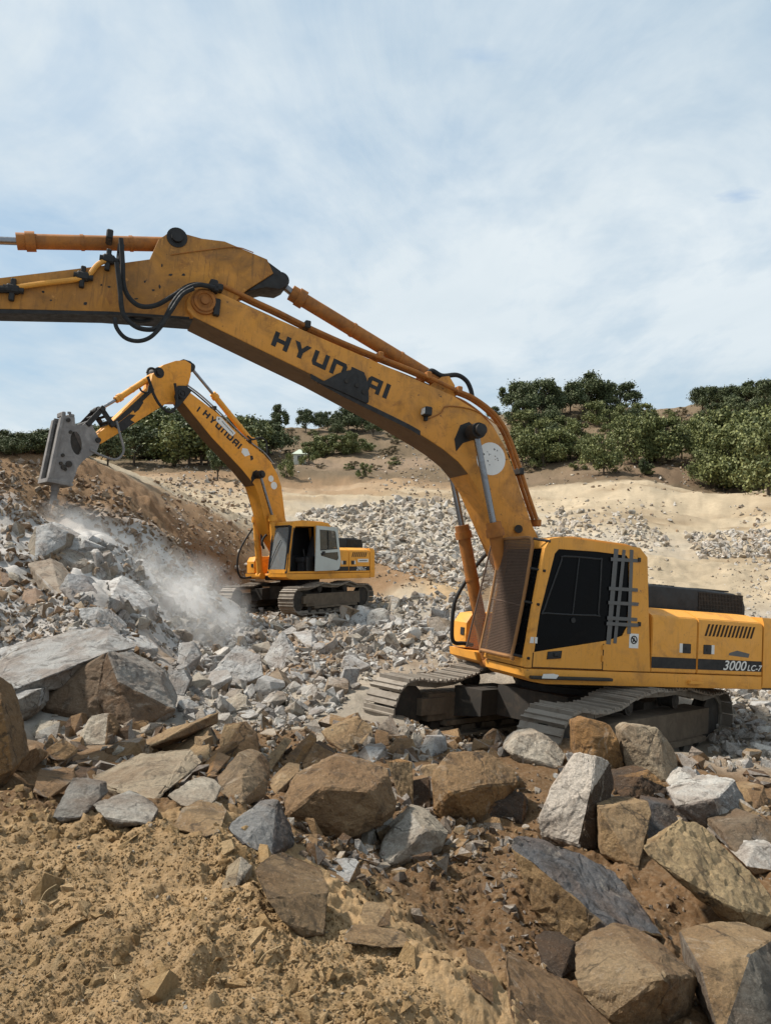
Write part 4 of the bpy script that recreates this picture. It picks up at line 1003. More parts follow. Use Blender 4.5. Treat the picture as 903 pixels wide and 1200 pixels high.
        p = z1(548, 385, .36); mb.box(p.x - .05, p.x + .03, .30, .38, p.z - .12, p.z + .10, .01); mb.build('hose_fitting', M['grease'], bo)
        z7 = lambda x, y, Y: PT(480 + x / 5.644, 420 + y / 5.644, Y)
        mb = MB(); mb.tube([z7(a, b, .1) for a, b in ((120, 95), (150, 82), (215, 115), (310, 110), (370, 145), (400, 200), (415, 265))], .036, 10, 6); mb.tube([z7(a, b, .0) for a, b in ((170, 130), (230, 160), (290, 200), (320, 225))], .03, 8, 4); mb.build('hydraulic_hose', M['rubber'], rt)
        z9 = lambda x, y, Y: PT(510 + x / 6.667, 620 + y / 6.667, Y)
        mb = MB(); mb.tube([z9(a, b, -.62) for a, b in ((470, 110), (420, 170), (330, 270), (240, 400), (165, 530), (140, 620), (130, 740), (130, 850), (155, 890), (215, 892), (290, 905))], .032, 10, 5); mb.build('hydraulic_hose', M['rubber'], rt)
    else:
        za_ = lambda x, y, Y: PT(120 + x / 7.525, 420 + y / 7.525, Y)
        for Y, pts, r_ in ((.42, [(400, 160), (430, 240), (450, 310), (500, 400), (560, 460), (610, 470), (650, 420), (655, 330), (640, 220)], .045), (.2, [(395, 130), (410, 95), (440, 88), (465, 105), (470, 150)], .04), (.36, [(330, 260), (350, 290), (400, 300), (415, 240)], .03)):
            mb = MB(); mb.tube([za_(a, b, Y) for a, b in pts], r_, 8, 6); mb.build('hydraulic_hose', M['rubber'], rt)
        zb_ = lambda x, y, Y: PT(265 + x / 11.29, 590 + y / 11.29, Y)
        mb = MB(); mb.tube([zb_(a, b, -.7) for a, b in ((350, 330), (260, 470), (190, 600), (155, 720), (150, 860), (175, 950), (220, 985), (330, 975))], .035, 8, 5); mb.build('hydraulic_hose', M['rubber'], rt)
        mb = MB(); mb.tube([zb_(a, b, -.2) for a, b in ((440, 290), (470, 320), (465, 430), (470, 560))], .035, 8, 5); mb.tube([zb_(a, b, .1) for a, b in ((560, 390), (500, 450), (475, 520), (500, 600))], .04, 8, 5); mb.build('hydraulic_hose', M['rubber'], rt)
    return rt

W1 = Matrix.Translation((2.739, 11.631, CAMZ - 3.138)) @ rot3(R(1.16), R(-5.2), math.pi + R(22.15))
C1 = dict(first=True, paint='yellow', boom_paint='boom_yellow', arm_paint='arm_yellow', tail=1.0, delta=R(23.4), af=2.35, ar=2.2, zc=.56,
    sag=[(1.75, -.06), (1.3, -.03), (.75, .10), (.3, .13), (-.3, .11), (-.75, .12), (-1.4, .03), (-1.8, -.03)],
    boom=[(6.30, 5.72), (6.24, 5.86), (6.12, 5.93), (5.89, 5.90), (5.37, 5.775), (4.74, 5.635), (3.71, 5.41), (3.18, 5.29), (2.46, 5.13), (2.04, 4.97), (1.75, 4.77), (1.54, 4.52), (1.32, 4.1), (.97, 3.37), (.15, 2.2), (.04, 1.95), (.15, 1.74), (.42, 1.72), (.95, 2.22), (1.42, 2.95), (1.72, 3.45), (1.92, 3.78), (2.12, 4.02), (2.29, 4.17), (2.55, 4.32), (2.83, 4.44), (3.38, 4.65), (4.54, 5.04), (5.38, 5.28), (6.0, 5.46), (6.2, 5.52), (6.29, 5.6)],
    fork_x=5.5, pivot=(6.09, 5.73), foot=(.28, 1.96), cyl_pin=(2.14, 4.61), cyl_foot=(1.13, 1.24), cyl_gland=(1.74, 3.28),
    text=((5.18, 5.35), (5.13, 5.55), (3.49, 4.90), (3.43, 5.11)),
    arm=[(9.50, 5.20), (9.46, 5.30), (8.42, 5.545), (7.34, 5.955), (6.80, 6.17), (6.72, 6.45), (6.62, 6.56), (6.48, 6.61), (6.19, 6.60), (5.9, 6.635), (5.32, 6.53), (5.22, 6.36), (5.57, 6.03), (5.72, 5.80), (5.9, 5.62), (6.05, 5.54), (6.19, 5.52), (7.28, 5.38), (8.40, 5.17), (9.40, 5.06), (9.48, 5.10)],
    arm_lug=[(5.34, 6.535), (5.12, 6.43), (5.0, 6.33), (5.01, 6.24), (5.10, 6.17), (5.30, 6.15), (5.56, 6.03), (5.24, 6.35)],
    arm_cyl=((2.50, 5.36), (4.86, 6.22), (5.08, 6.34)), cyl_lug=[(2.34, 5.08), (2.36, 5.33), (2.46, 5.45), (2.58, 5.42), (2.85, 5.18)],
    bucket_cyl=((6.5, 6.53), (8.28, 6.12), (9.33, 5.90)), tool=(1.88, -.10))
excavator(W1, C1, 'large yellow excavator at right, wire guard over its cab front, tape on dark window')

W2 = Matrix.Translation((-3.042, 26.496, CAMZ - 2.336)) @ rot3(R(1.37), R(-.58), math.pi + R(45.17))
C2 = dict(first=False, paint='orange2', boom_paint='orange2_boom', arm_paint='orange2_boom', tail=.8, delta=R(14), af=2.0, ar=1.95, zc=.50,
    sag=[(1.4, .0), (.75, .12), (.2, .05), (-.3, .05), (-.75, .13), (-1.4, .0)],
    boom=[(5.14, 7.02), (5.08, 7.18), (4.93, 7.25), (4.76, 7.20), (3.64, 6.62), (2.38, 5.75), (1.80, 5.45), (1.50, 5.2), (1.22, 4.8), (1.05, 4.4), (.97, 3.9), (.88, 3.3), (.45, 2.3), (.15, 2.1), (.06, 1.9), (.2, 1.72), (.5, 1.75), (1.1, 2.1), (1.6, 2.8), (1.82, 3.45), (1.98, 3.98), (2.16, 4.36), (2.68, 4.86), (3.84, 5.80), (4.88, 6.80), (5.08, 6.88)],
    fork_x=4.4, pivot=(4.95, 7.03), foot=(.28, 1.95), cyl_pin=(2.08, 4.71), cyl_foot=(1.38, 1.30), cyl_gland=(1.57, 3.32),
    text=((4.16, 6.58), (4.03, 6.78), (2.56, 5.28), (2.43, 5.48)),
    arm=[(7.68, 5.28), (7.62, 5.40), (7.17, 5.83), (5.95, 7.12), (5.88, 7.50), (5.74, 7.68), (5.50, 7.88), (5.1, 8.08), (4.76, 8.16), (4.56, 8.08), (4.56, 7.72), (4.63, 7.46), (4.70, 7.1), (4.82, 6.86), (4.98, 6.78), (5.33, 6.73), (6.47, 5.90), (6.81, 5.65), (7.44, 5.20), (7.60, 5.17)],
    arm_lug=[(4.80, 8.20), (4.56, 8.18), (4.38, 8.06), (4.40, 7.92), (4.54, 7.80), (4.66, 7.82)],
    arm_cyl=((2.12, 5.92), (3.60, 7.28), (4.45, 8.04)), cyl_lug=[(1.86, 5.45), (1.98, 5.90), (2.08, 6.02), (2.22, 5.98), (2.45, 5.78)],
    bucket_cyl=((5.66, 7.60), (6.88, 6.62), (7.46, 6.20)), tool=(0, 0))
excavator(W2, C2, 'smaller orange excavator farther away, grey cab door open, breaker hitting the left mound')

# ------------------------------------------------------------------ rocks
def chisel_mesh(name, pts, seed, rough=.02, bev=.03, fresh_lit_dir=None, maxedge=.12, fprob=.35, levels=4):
    """angular stone: hull of corner points, chipped edges, broken faces"""
    rnd = random.Random(seed)
    bm = bmesh.new()
    for p in pts: bm.verts.new(p)
    bmesh.ops.remove_doubles(bm, verts=bm.verts[:], dist=1e-4)
    res = bmesh.ops.convex_hull(bm, input=bm.verts[:])
    junk = [g for g in res['geom_interior'] + res['geom_unused'] if isinstance(g, bmesh.types.BMVert) and g.is_valid and not g.link_faces]
    bmesh.ops.delete(bm, geom=list(set(junk)), context='VERTS')
    bmesh.ops.dissolve_limit(bm, angle_limit=R(9), verts=bm.verts[:], edges=bm.edges[:])
    fl = bm.faces.layers.float.new('fresh_lit')
    bm.normal_update()
    for f in bm.faces:
        if fresh_lit_dir is not None: f[fl] = 1.0 if f.normal.dot(Vector(fresh_lit_dir).normalized()) > .62 else (0.0 if rnd.random() > .12 else .6)  # faces turned this way take the second tone: clean break with sunlight painted in
        else: f[fl] = 1.0 if rnd.random() < fprob else rnd.random() * .3
    if bev:
        bmesh.ops.bevel(bm, geom=bm.edges[:], offset=bev, segments=1, affect='EDGES', clamp_overlap=True)
    bmesh.ops.triangulate(bm, faces=bm.faces[:])
    for _ in range(levels):
        es = [e for e in bm.edges if e.calc_length() > maxedge]
        if not es or len(bm.faces) > 5200: break
        bmesh.ops.subdivide_edges(bm, edges=es, cuts=1); bmesh.ops.triangulate(bm, faces=[f for f in bm.faces if len(f.verts) > 3])
    bm.normal_update()
    off = Vector((seed * 3.17 % 50, seed * 1.7 % 31, seed * 2.3 % 17))
    size = max((v.co.length for v in bm.verts), default=1)
    for v in bm.verts:
        p = v.co + off
        n1 = mnoise.fractal(p * (2.2 / max(size, .2)), .9, 2.0, 4); n2 = abs(mnoise.noise(p * (6 / max(size, .2))))
        cell = mnoise.cell(p * (3.5 / max(size, .2))) if False else 0
        dd_, _ = mnoise.voronoi(p * (2.6 / max(size, .2)) + Vector((n1, n2, -n1)) * .35); ck = max(0.0, 1 - (dd_[1] - dd_[0]) * 5.5)
        st_ = math.floor((p.z * .8 + p.x * .45 + .3 * n1 * size) / max(size, .2) * 7) % 2
        v.co += v.normal * (n1 * rough * .42 - n2 * rough * .12 - ck * rough * .45 - abs(mnoise.noise(p * (11 / max(size, .2)))) * rough * .42 + mnoise.noise(p * (23 / max(size, .2))) * rough * .16)
    for f in bm.faces: f.smooth = False
    me = bpy.data.meshes.new(name); bm.to_mesh(me); bm.free()
    me.materials.append(M['rock']); return me
def rock_obj(me, loc, tone_a, tone_b, label, group=None, rot=None, sc=1.0, cat='rock', name='rock'):
    o = bpy.data.objects.new(name, me); col.objects.link(o); o.location = loc
    if rot is not None: o.rotation_euler = rot
    o.scale = (sc, sc, sc) if np.isscalar(sc) else sc
    o['tone_a'] = [float(v) for v in tone_a]; o['tone_b'] = [float(v) for v in tone_b]
    tag(o, label, cat, group); return o
Z_ = {'A': (580, 820, 2.796), 'B': (580, 1000, 2.796), 'C': (300, 820, 2.822), 'D': (0, 780, 2.822), 'E': (240, 960, 2.376), 'F': (0, 580, 3.01), 'G': (180, 690, 2.376), 'P': (0, 0, 1.0)}
TAN, BRN, DBR, GRY, PALE, ORB, DGR, WHT = (.36, .245, .13), (.255, .155, .077), (.065, .042, .027), (.27, .265, .255), (.50, .44, .35), (.32, .175, .066), (.085, .085, .088), (.60, .57, .52)
LG = (.46, .455, .44)
PGR = (.55, .545, .53)
# outline corners seen in the photograph (zoom x, zoom y, depth offset), contact point, thickness, tones, direction of the face toned as newly broken and sunlit, label
HERO = [
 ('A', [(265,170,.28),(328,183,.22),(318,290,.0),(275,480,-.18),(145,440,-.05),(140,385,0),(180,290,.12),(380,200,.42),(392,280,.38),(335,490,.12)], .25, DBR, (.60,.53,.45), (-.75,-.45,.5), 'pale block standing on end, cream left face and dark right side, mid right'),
 ('A', [(255,75),(300,58),(375,80),(405,130,-.1),(425,222),(380,230),(330,230,-.1),(262,200),(320,120,-.12)], .5, ORB, ORB, None, 'orange brown block touching the near track behind the cream slab'),
 ('A', [(408,100),(435,80),(530,90),(580,150),(597,190,.15),(540,235,-.1),(480,240,-.05),(425,222),(600,240,.15),(560,268,0),(490,150,-.1)], .5, (.40,.32,.22), (.42,.35,.25), None, 'rounded tan boulder against the rear half of the near track'),
 ('A', [(20,160),(70,115),(145,103,.1),(190,130,.1),(235,180),(215,225,-.1),(170,215,-.15),(60,180,-.1)], .5, (.44,.37,.28), (.58,.51,.41), (-.3,-.3,.9), 'cream humped rock at the front end of the near track'),
 ('A', [(385,250,.1),(480,248,.05),(500,225,.2),(575,290,.1),(545,322),(420,324,-.05),(395,300,-.05)], .4, DBR, ORB, (.8,0,.6), 'dark brown flat rock below the two tan boulders'),
 ('A', [(572,280),(600,240,.1),(635,224,.15),(680,262,.1),(650,295),(590,305,-.05)], .3, (.55,.52,.47), WHT, (-.2,-.5,.85), 'small bright white rock right of the tan boulders'),
 ('A', [(572,322,-.05),(640,275,.15),(740,250,.3),(785,258,.2),(825,330,.1),(815,390,0),(755,430,-.1),(660,390,-.2),(590,350,-.15),(720,325,-.25)], .4, GRY, WHT, (-.3,-.2,.9), 'rock with white top and blue grey end at right'),
 ('A', [(338,355,-.05),(375,330,.2),(500,330,.2),(512,370,.1),(485,470,0),(470,559,-.1),(345,500,-.15)], .4, TAN, (.30,.2,.1), (-.2,-.9,.2), 'square tan block right of the cream slab'),
 ('A', [(505,335,.1),(620,345,.2),(655,390,.15),(600,410),(490,470,-.1),(500,400,-.1)], .4, DBR, DGR, (0,-.6,.8), 'dark grey stone wedged between two tan blocks at right'),
 ('P', [(753,993,-.1),(795,959,.2),(818,963,.3),(846,990,.3),(903,1045,.1),(915,1078,-.05),(886,1090,-.2),(862,1066,-.25),(803,1034,-.2),(760,1004,-.15)], .28, (.35,.24,.12), (.48,.35,.19), (-.3,-.5,.8), 'long tan slab tilted down to the right edge'),
 ('A', [(740,430),(860,380,.2),(910,400,.2),(910,490,0),(820,532,-.15),(760,480,-.1)], .5, (.2,.15,.1), GRY, None, 'dark grey brown rock at the right edge above the tan slab'),
 ('A', [(820,545,-.1),(850,480,.1),(915,472,.2),(920,560,0),(850,575,-.1)], .4, BRN, WHT, (0,0,1), 'brown rock with white cap at the right edge'),
 ('A', [(822,290,.1),(880,280,.15),(895,340),(850,362,-.05),(825,340)], .35, BRN, TAN, None, 'small brown rock right of the white topped rock'),
 ('A', [(815,370),(890,346,.2),(905,375,.1),(850,395,-.05)], .3, PALE, PALE, None, 'flat pale rock near the right edge'),
 ('P', [(600,981,.25),(612,976,.45),(666,992,.5),(716,1019,.5),(740,1046,.4),(778,1097,.05),(755,1092,-.08),(719,1092,-.2),(687,1064,-.15),(637,1021,.0),(597,995,.2),(623,1064,.05),(657,1098,-.08),(692,1111,-.15)], .1, (.31,.205,.10), (.125,.125,.13), (.25,-.15,.95), 'big slab with dark grey top and brown side, lower right middle'),
 ('B', [(250,400),(330,320,.1),(440,258,.3),(520,270,.4),(680,400,.2),(655,465,.1),(560,403,-.22),(375,548,-.2),(270,445,-.1),(640,525,.05),(560,562,-.05)], .35, (.245,.16,.085), (.33,.235,.135), (-.5,-.6,.6), 'brown boulder with a dark overhanging front at the bottom right'),
 ('B', [(138,320),(180,285,.1),(260,290,.1),(270,370),(215,415,-.1),(150,370,-.05)], .25, DBR, DBR, None, 'small black brown stone left of the overhanging boulder'),
 ('B', [(660,372,.1),(750,310,.4),(850,268,.6),(930,262,.6),(930,420,.1),(930,620,-.2),(730,620,-.3),(672,385,-.02),(832,325,.1)], .4, (.15,.14,.12), TAN, (0,.2,1), 'grey boulder with rusty veins in the bottom right corner'),
 ('B', [(45,510),(100,460,.1),(185,472,.2),(390,560,.2),(370,620,0),(80,620,-.15)], .4, BRN, BRN, None, 'low brown rock at the bottom edge'),
 ('C', [(85,330,.1),(120,250,.15),(250,185,.4),(350,195,.5),(445,235,.4),(470,350,.2),(430,380,0),(290,430,-.15),(180,395,-.1),(95,385,0),(220,290,-.15),(380,300,-.05)], .5, (.27,.17,.088), (.31,.205,.11), None, 'largest rounded brown boulder in the middle foreground'),
 ('C', [(400,510,-.05),(420,455,.05),(510,360,.3),(580,375,.35),(640,440,.2),(622,485,.05),(530,520,-.1),(430,550,-.15),(560,430,-.02)], .4, (.36,.31,.24), (.43,.39,.33), (-.4,-.6,.5), 'pale grey rounded rock in front of the brown boulders, centre'),
 ('C', [(575,250,.05),(630,175,.3),(760,165,.5),(860,230,.45),(868,275,.3),(735,285,-.05),(640,310,-.2),(615,392,-.1),(580,372,-.05),(740,400,.2)], .4, ORB, (.28,.175,.085), (-.3,-.4,.8), 'big orange tan boulder hollow beneath, left of the cream slab'),
 ('C', [(718,320),(735,288,.1),(890,310,.15),(897,370,.05),(880,410),(760,400,-.08),(800,340,-.12)], .3, (.055,.04,.032), (.16,.075,.03), None, 'black and rust coloured angular rock under the orange tan boulder'),
 ('C', [(505,270,.05),(570,255,.1),(577,360),(520,350,-.05),(503,300)], .3, BRN, DBR, None, 'brown block between the two big boulders'),
 ('C', [(432,205),(470,192,.1),(517,205,.05),(495,290,-.05),(522,352,-.05),(490,352),(470,320)], .12, ORB, TAN, (-.5,-.7,.2), 'thin upright brown plate right of the largest boulder'),
 ('C', [(210,105,.05),(340,55,.3),(385,90,.25),(392,150,.05),(290,172,-.1),(250,150,-.1)], .5, BRN, TAN, (-.2,-.5,.8), 'brown rock just below the front of the far track'),
 ('C', [(15,215,-.1),(95,120,.25),(122,132,.2),(42,243,-.15)], .25, BRN, TAN, (-.5,-.1,.8), 'long narrow brown slab leaning up in the rubble edge'),
 ('C', [(95,190),(180,110,.2),(200,130,.15),(190,200,-.02),(120,225,-.1)], .4, ORB, BRN, None, 'brown rock beside the long narrow slab'),
 ('C', [(150,215,-.05),(195,140,.15),(265,180,.1),(250,225,-.05),(160,235,-.1)], .4, BRN, DBR, None, 'dark brown pointed rock above the largest boulder'),
 ('C', [(40,270),(90,222,.15),(145,232,.1),(130,290,-.05),(60,315,-.1)], .4, BRN, TAN, (-.2,-.2,.9), 'small brown rock left of the largest boulder'),
 ('C', [(330,185),(360,152,.1),(430,152,.1),(440,195),(385,208,-.1)], .3, (.33,.29,.25), LG, None, 'small grey rounded rock above the largest boulder'),
 ('C', [(428,175),(460,132,.1),(520,128,.1),(535,180),(480,198,-.1)], .3, TAN, BRN, None, 'tan rock under the belly of the near machine'),
 ('C', [(538,170),(560,120,.1),(628,118,.1),(632,165),(580,187,-.1),(592,125,-.05)], .3, LG, WHT, (-.4,-.6,.5), 'white grey cube shaped rock under the near machine'),
 ('C', [(503,150),(520,104,.05),(550,125,.05),(545,165),(515,168)], .2, (.38,.33,.27), PALE, None, 'small pale rock beside the white grey cube'),
 ('C', [(465,125),(485,86,.05),(508,92,.05),(505,130),(475,134)], .2, (.42,.36,.29), PALE, None, 'little upright pale stone under the near machine'),
 ('C', [(388,140),(395,98,.05),(438,108,.05),(440,150),(400,154)], .25, BRN, BRN, None, 'small brown rock at the foot of the far track'),
 ('P', [(264,969,-.05),(305,938,.3),(326,937,.35),(346,987,.15),(319,1003,-.1),(284,990,-.15),(278,985,-.15)], .3, DGR, GRY, (-.2,-.1,1), 'dark grey block with flat lighter top beside the soil mound'),
 ('D', [(285,378,.1),(470,285,.6),(640,270,.7),(675,320,.4),(510,455,-.1),(460,420,-.05),(330,422,-.05)], .22, (.28,.22,.15), (.37,.30,.21), (-.1,-.1,1), 'long flat tan slab lying in the left rubble'),
 ('D', [(300,458,0),(430,408,.35),(500,455,.2),(340,502,-.12),(518,492,.12),(500,525,-.02),(372,522,-.15)], .2, (.17,.155,.135), (.40,.375,.33), (-.05,-.1,1), 'grey block with a bright flat top at the edge of the soil mound'),
 ('D', [(165,500,-.05),(240,370,.2),(330,385,.2),(332,440,.05),(270,500,-.08),(200,518,-.1)], .25, (.25,.235,.21), GRY, (-.6,-.6,.4), 'grey slab leaning left of the bright topped block'),
 ('D', [(550,430),(620,382,.2),(690,395,.2),(717,440,.05),(680,475,-.08),(600,462,-.1)], .3, (.30,.255,.19), PALE, (-.2,-.2,.9), 'pale tan rock right of the bright topped block'),
 ('D', [(565,535),(600,470,.15),(650,462,.2),(720,490,.15),(728,550,-.05),(680,565,-.1)], .3, (.28,.24,.18), TAN, (-.2,-.4,.8), 'rough grey tan rock behind the soil mound crest'),
 ('D', [(715,370),(790,285,.25),(850,300,.3),(890,360,.2),(882,425,0),(800,458,-.12),(730,425,-.1),(800,370,-.12)], .4, BRN, (.28,.2,.12), None, 'brown rounded boulder left of the largest boulder'),
 ('D', [(722,260),(740,195,.1),(800,185,.15),(850,240,.15),(862,300),(790,290,-.1),(730,300,-.05)], .4, BRN, TAN, None, 'upright brown rock at the edge of the grey rubble'),
 ('D', [(565,275),(690,195,.4),(717,250,.3),(690,312,-.05),(640,292,-.1)], .3, (.31,.24,.15), TAN, (-.1,-.2,.95), 'tan slab behind the long flat slab'),
 ('D', [(430,280,-.1),(560,205,.1),(725,150,.4),(727,190,.35),(580,230,.0),(445,290,-.12)], .15, BRN, TAN, (-.1,-.2,.95), 'long thin brown stone pointing right toward the grey rubble'),
 ('D', [(255,240),(300,165,.1),(360,155,.15),(392,210,.1),(350,262,-.1),(265,262,-.05)], .3, BRN, PALE, (-.1,-.3,.9), 'brown rock with pale top below the big broken outcrop'),
 ('D', [(203,205),(235,165,.05),(270,155,.1),(276,205),(240,228,-.05)], .25, DBR, BRN, None, 'small dark brown rock below the big broken outcrop'),
 ('D', [(175,335,.1),(250,310,.3),(330,335,.2),(290,372,-.05),(215,368,-.1)], .3, DBR, DBR, None, 'dark rock half sunk left of the long flat slab'),
 ('D', [(515,275),(540,200,.05),(582,235,.05),(580,272)], .15, BRN, BRN, None, 'small pointed brown stone on the long thin stone'),
 ('D', [(648,350),(720,282,.2),(765,300,.15),(690,385,-.1)], .15, BRN, ORB, None, 'narrow brown stone slanting beside the brown boulder'),
 ('D', [(105,420),(130,340,.1),(215,345,.15),(228,400),(160,440,-.1)], .3, BRN, GRY, None, 'brown grey rock left of the leaning grey slab'),
 ('D', [(0,330),(20,270,.1),(90,260,.1),(140,300),(90,345,-.05)], .3, BRN, TAN, None, 'flat brown rock near the left edge boulder'),
 ('P', [(-30,795,.2),(0,772,.6),(30,752,.9),(80,738,1.2),(128,733,1.2),(160,758,.8),(126,764,.25),(98,790,.0),(60,800,-.05),(10,815,-.1),(-30,825,-.1)], .8, (.30,.27,.235), (.40,.395,.38), (-.1,.1,1), 'huge broken outcrop at left, upper slab with grey dusty top'),
 ('P', [(126,762,.1),(150,770,.35),(186,790,.5),(206,832,.2),(160,852,0),(128,846,-.12),(112,812,-.1),(140,800,-.16)], .8, (.185,.125,.08), (.33,.31,.28), (.3,.3,.8), 'brown faced right end of the huge broken outcrop'),
 ('P', [(58,803,.1),(98,786,.1),(124,764,.25),(116,812,-.05),(130,842,-.1),(96,838,-.2),(44,826,-.15)], .6, (.21,.15,.10), (.30,.27,.23), (0,.4,.9), 'brown lower step in front of the huge broken outcrop'),
 ('P', [(-30,818,.1),(12,812,.2),(50,806,.1),(46,828,-.05),(20,842,-.15),(-30,845,-.15)], .5, (.28,.25,.21), LG, (0,0,1), 'grey ledge left of the brown lower step'),
 ('P', [(-40,850,.15),(-20,796,.25),(-4,790,.25),(2,818,.1),(12,868,.0),(16,902,-.05),(0,922,-.08),(-40,930,-.08)], .3, (.24,.15,.075), ORB, None, 'tall brown boulder cut by the left edge'),
 ('E', [(135,140,.1),(165,110,.3),(330,165,.35),(347,200,.2),(335,322,-.05),(270,328,-.12),(215,285,-.15),(170,220,-.1)], .3, (.19,.12,.06), (.24,.16,.085), None, 'soil covered brown block beside the soil mound'),
 ('E', [(380,325,-.05),(400,308,.1),(560,318,.15),(575,355,0),(500,360,-.08),(390,345,-.08)], .15, PALE, TAN, (0,0,1), 'flat pale slab lying at the soil mound edge'),
 ('E', [(425,295,-.05),(440,235,.1),(515,245,.1),(518,295,-.02),(470,308,-.06)], .15, BRN, TAN, None, 'small brown block on the flat pale slab'),
 ('E', [(328,125,.05),(430,118,.15),(435,150,.1),(400,182,-.05),(350,160,-.03)], .2, BRN, LG, (0,0,1), 'flat grey topped stone behind the soil mound'),
 ('E', [(735,430,.05),(760,405,.15),(805,420,.15),(803,515,-.02),(745,470,-.06)], .25, BRN, (.2,.13,.07), None, 'brown block half buried at the bottom centre'),
 ('E', [(45,195,-.03),(65,130,.05),(100,102,.1),(132,130,.08),(128,165,0),(80,202,-.05)], .12, (.36,.28,.18), PALE, (.4,-.6,.6), 'pale stone lying alone on the soil mound'),
 ('G', [(145,262,-.1),(180,205,.4),(230,155,.8),(300,185,.6),(308,240,.2),(240,268,-.2),(190,262,-.2)], .6, (.24,.20,.155), LG, (-.3,.1,.9), 'biggest boulder in the grey rubble, brown front and grey top'),
 ('G', [(303,195,.05),(330,150,.2),(358,115,.4),(388,150,.3),(402,205,.0),(360,222,-.1),(320,222,-.08)], .4, (.44,.435,.42), (.48,.475,.46), None, 'smooth pale grey boulder upright in the grey rubble'),
 ('G', [(64,215),(70,150,.2),(110,145,.25),(132,185,.1),(112,226,-.05),(78,226,-.08)], .4, LG, LG, None, 'grey rock in the dust below the breaker'),
 ('G', [(385,120,.2),(440,112,.3),(462,140,.2),(440,168,-.1),(395,140,0)], .4, LG, PALE, None, 'pale rock near the track of the farther machine'),
 ('G', [(36,270),(45,230,.1),(85,224,.15),(103,255,.05),(85,298,-.08),(50,290,-.08)], .35, LG, GRY, None, 'square grey rock beside the big broken outcrop'),
 ('G', [(184,315),(240,290,.2),(262,300,.15),(258,330,-.05),(205,347,-.1)], .3, (.42,.40,.36), PALE, (0,0,1), 'flat pale block below the biggest grey boulder'),
 ('G', [(62,330),(90,298,.15),(125,318,.1),(110,332,-.05),(80,335,-.06)], .3, LG, WHT, (0,0,1), 'light grey flat rock right of the big broken outcrop'),
 ('G', [(545,85),(570,45,.3),(600,50,.3),(618,100,0),(585,108,-.1)], .5, LG, LG, None, 'pale grey rock right of the farther machine track'),
 ('G', [(650,60),(660,20,.15),(685,25,.2),(685,60),(665,70,-.05)], .4, (.42,.38,.32), LG, None, 'small pale rock at the right end of the farther machine rubble'),
 ('F', [(95,175),(125,110,.2),(180,100,.4),(240,130,.5),(235,175,.3),(170,190,-.1),(120,240,-.1)], .8, (.30,.26,.205), LG, (.2,-.2,.9), 'broken grey brown ledge under the breaker tip'),
 ('F', [(205,330),(240,275,.3),(290,280,.4),(345,345,.2),(330,385,0),(260,380,-.2)], .6, (.34,.345,.35), LG, None, 'blue grey rock face in the middle of the left mound'),
 ('F', [(75,360),(85,335,.1),(125,328,.15),(135,375),(105,400,-.05)], .4, (.31,.215,.15), BRN, None, 'pinkish brown rock on the left mound'),
 ('F', [(-10,300),(0,265,.2),(45,290,.2),(50,320,0),(10,325,-.1)], .5, (.29,.20,.14), BRN, None, 'brown rock at the left edge of the mound'),
 ('F', [(175,215),(200,175,.2),(290,200,.3),(310,250,.1),(240,265,-.1)], .6, (.32,.285,.24), LG, None, 'grey slab below the broken ledge on the mound'),
 ('F', [(180,520,.1),(270,465,.5),(350,530,.3),(360,560,0),(250,560,-.1)], .5, (.40,.40,.39), LG, None, 'pale dusty slab above the big broken outcrop'),
 ('F', [(110,112,.1),(190,92,.5),(285,140,.5),(355,205,.2),(330,235,-.05),(240,195,-.15),(140,160,-.1)], .7, (.46,.44,.41), PGR, (.1,-.1,.9), 'pale grey crest of broken rock just below the breaker tip'),
 ('F', [(268,402,-.05),(350,395,.2),(432,468,.2),(420,505,-.05),(330,485,-.15),(282,440,-.1)], .6, (.46,.45,.43), PGR, (-.2,-.1,.9), 'pale grey broken block at the foot of the blue grey rock face'),
 ('F', [(378,305,.1),(430,282,.4),(500,330,.5),(560,385,.3),(540,440,-.05),(450,420,-.15),(392,362,-.1)], .7, PGR, (.60,.59,.57), (0,0,1), 'dust coated pale slab under the upper part of the dust plume'),
 ('F', [(350,472,-.05),(430,478,.2),(505,500,.3),(560,542,.1),(530,562,-.1),(430,545,-.15),(362,522,-.1)], .5, (.44,.43,.41), PGR, (0,0,1), 'flat pale rock between the dust and the big broken outcrop'),
 ('F', [(95,240,.0),(180,222,.3),(242,300,.3),(218,352,-.05),(130,325,-.15)], .7, (.36,.30,.235), (.46,.43,.39), None, 'brownish grey broken face left of the blue grey rock face'),
 ('F', [(-20,545,.2),(60,520,.5),(185,498,.6),(160,562,.0),(60,592,-.15),(-20,602,-.1)], .6, (.46,.45,.43), PGR, (0,0,1), 'pale slab at the left edge above the grey ledge'),
 ('F', [(300,235,.1),(345,215,.3),(400,262,.3),(385,300,-.05),(320,285,-.1)], .5, (.48,.47,.45), PGR, None, 'pale angular rock on the shoulder of the mound above the dust'),
]
hcount = 0
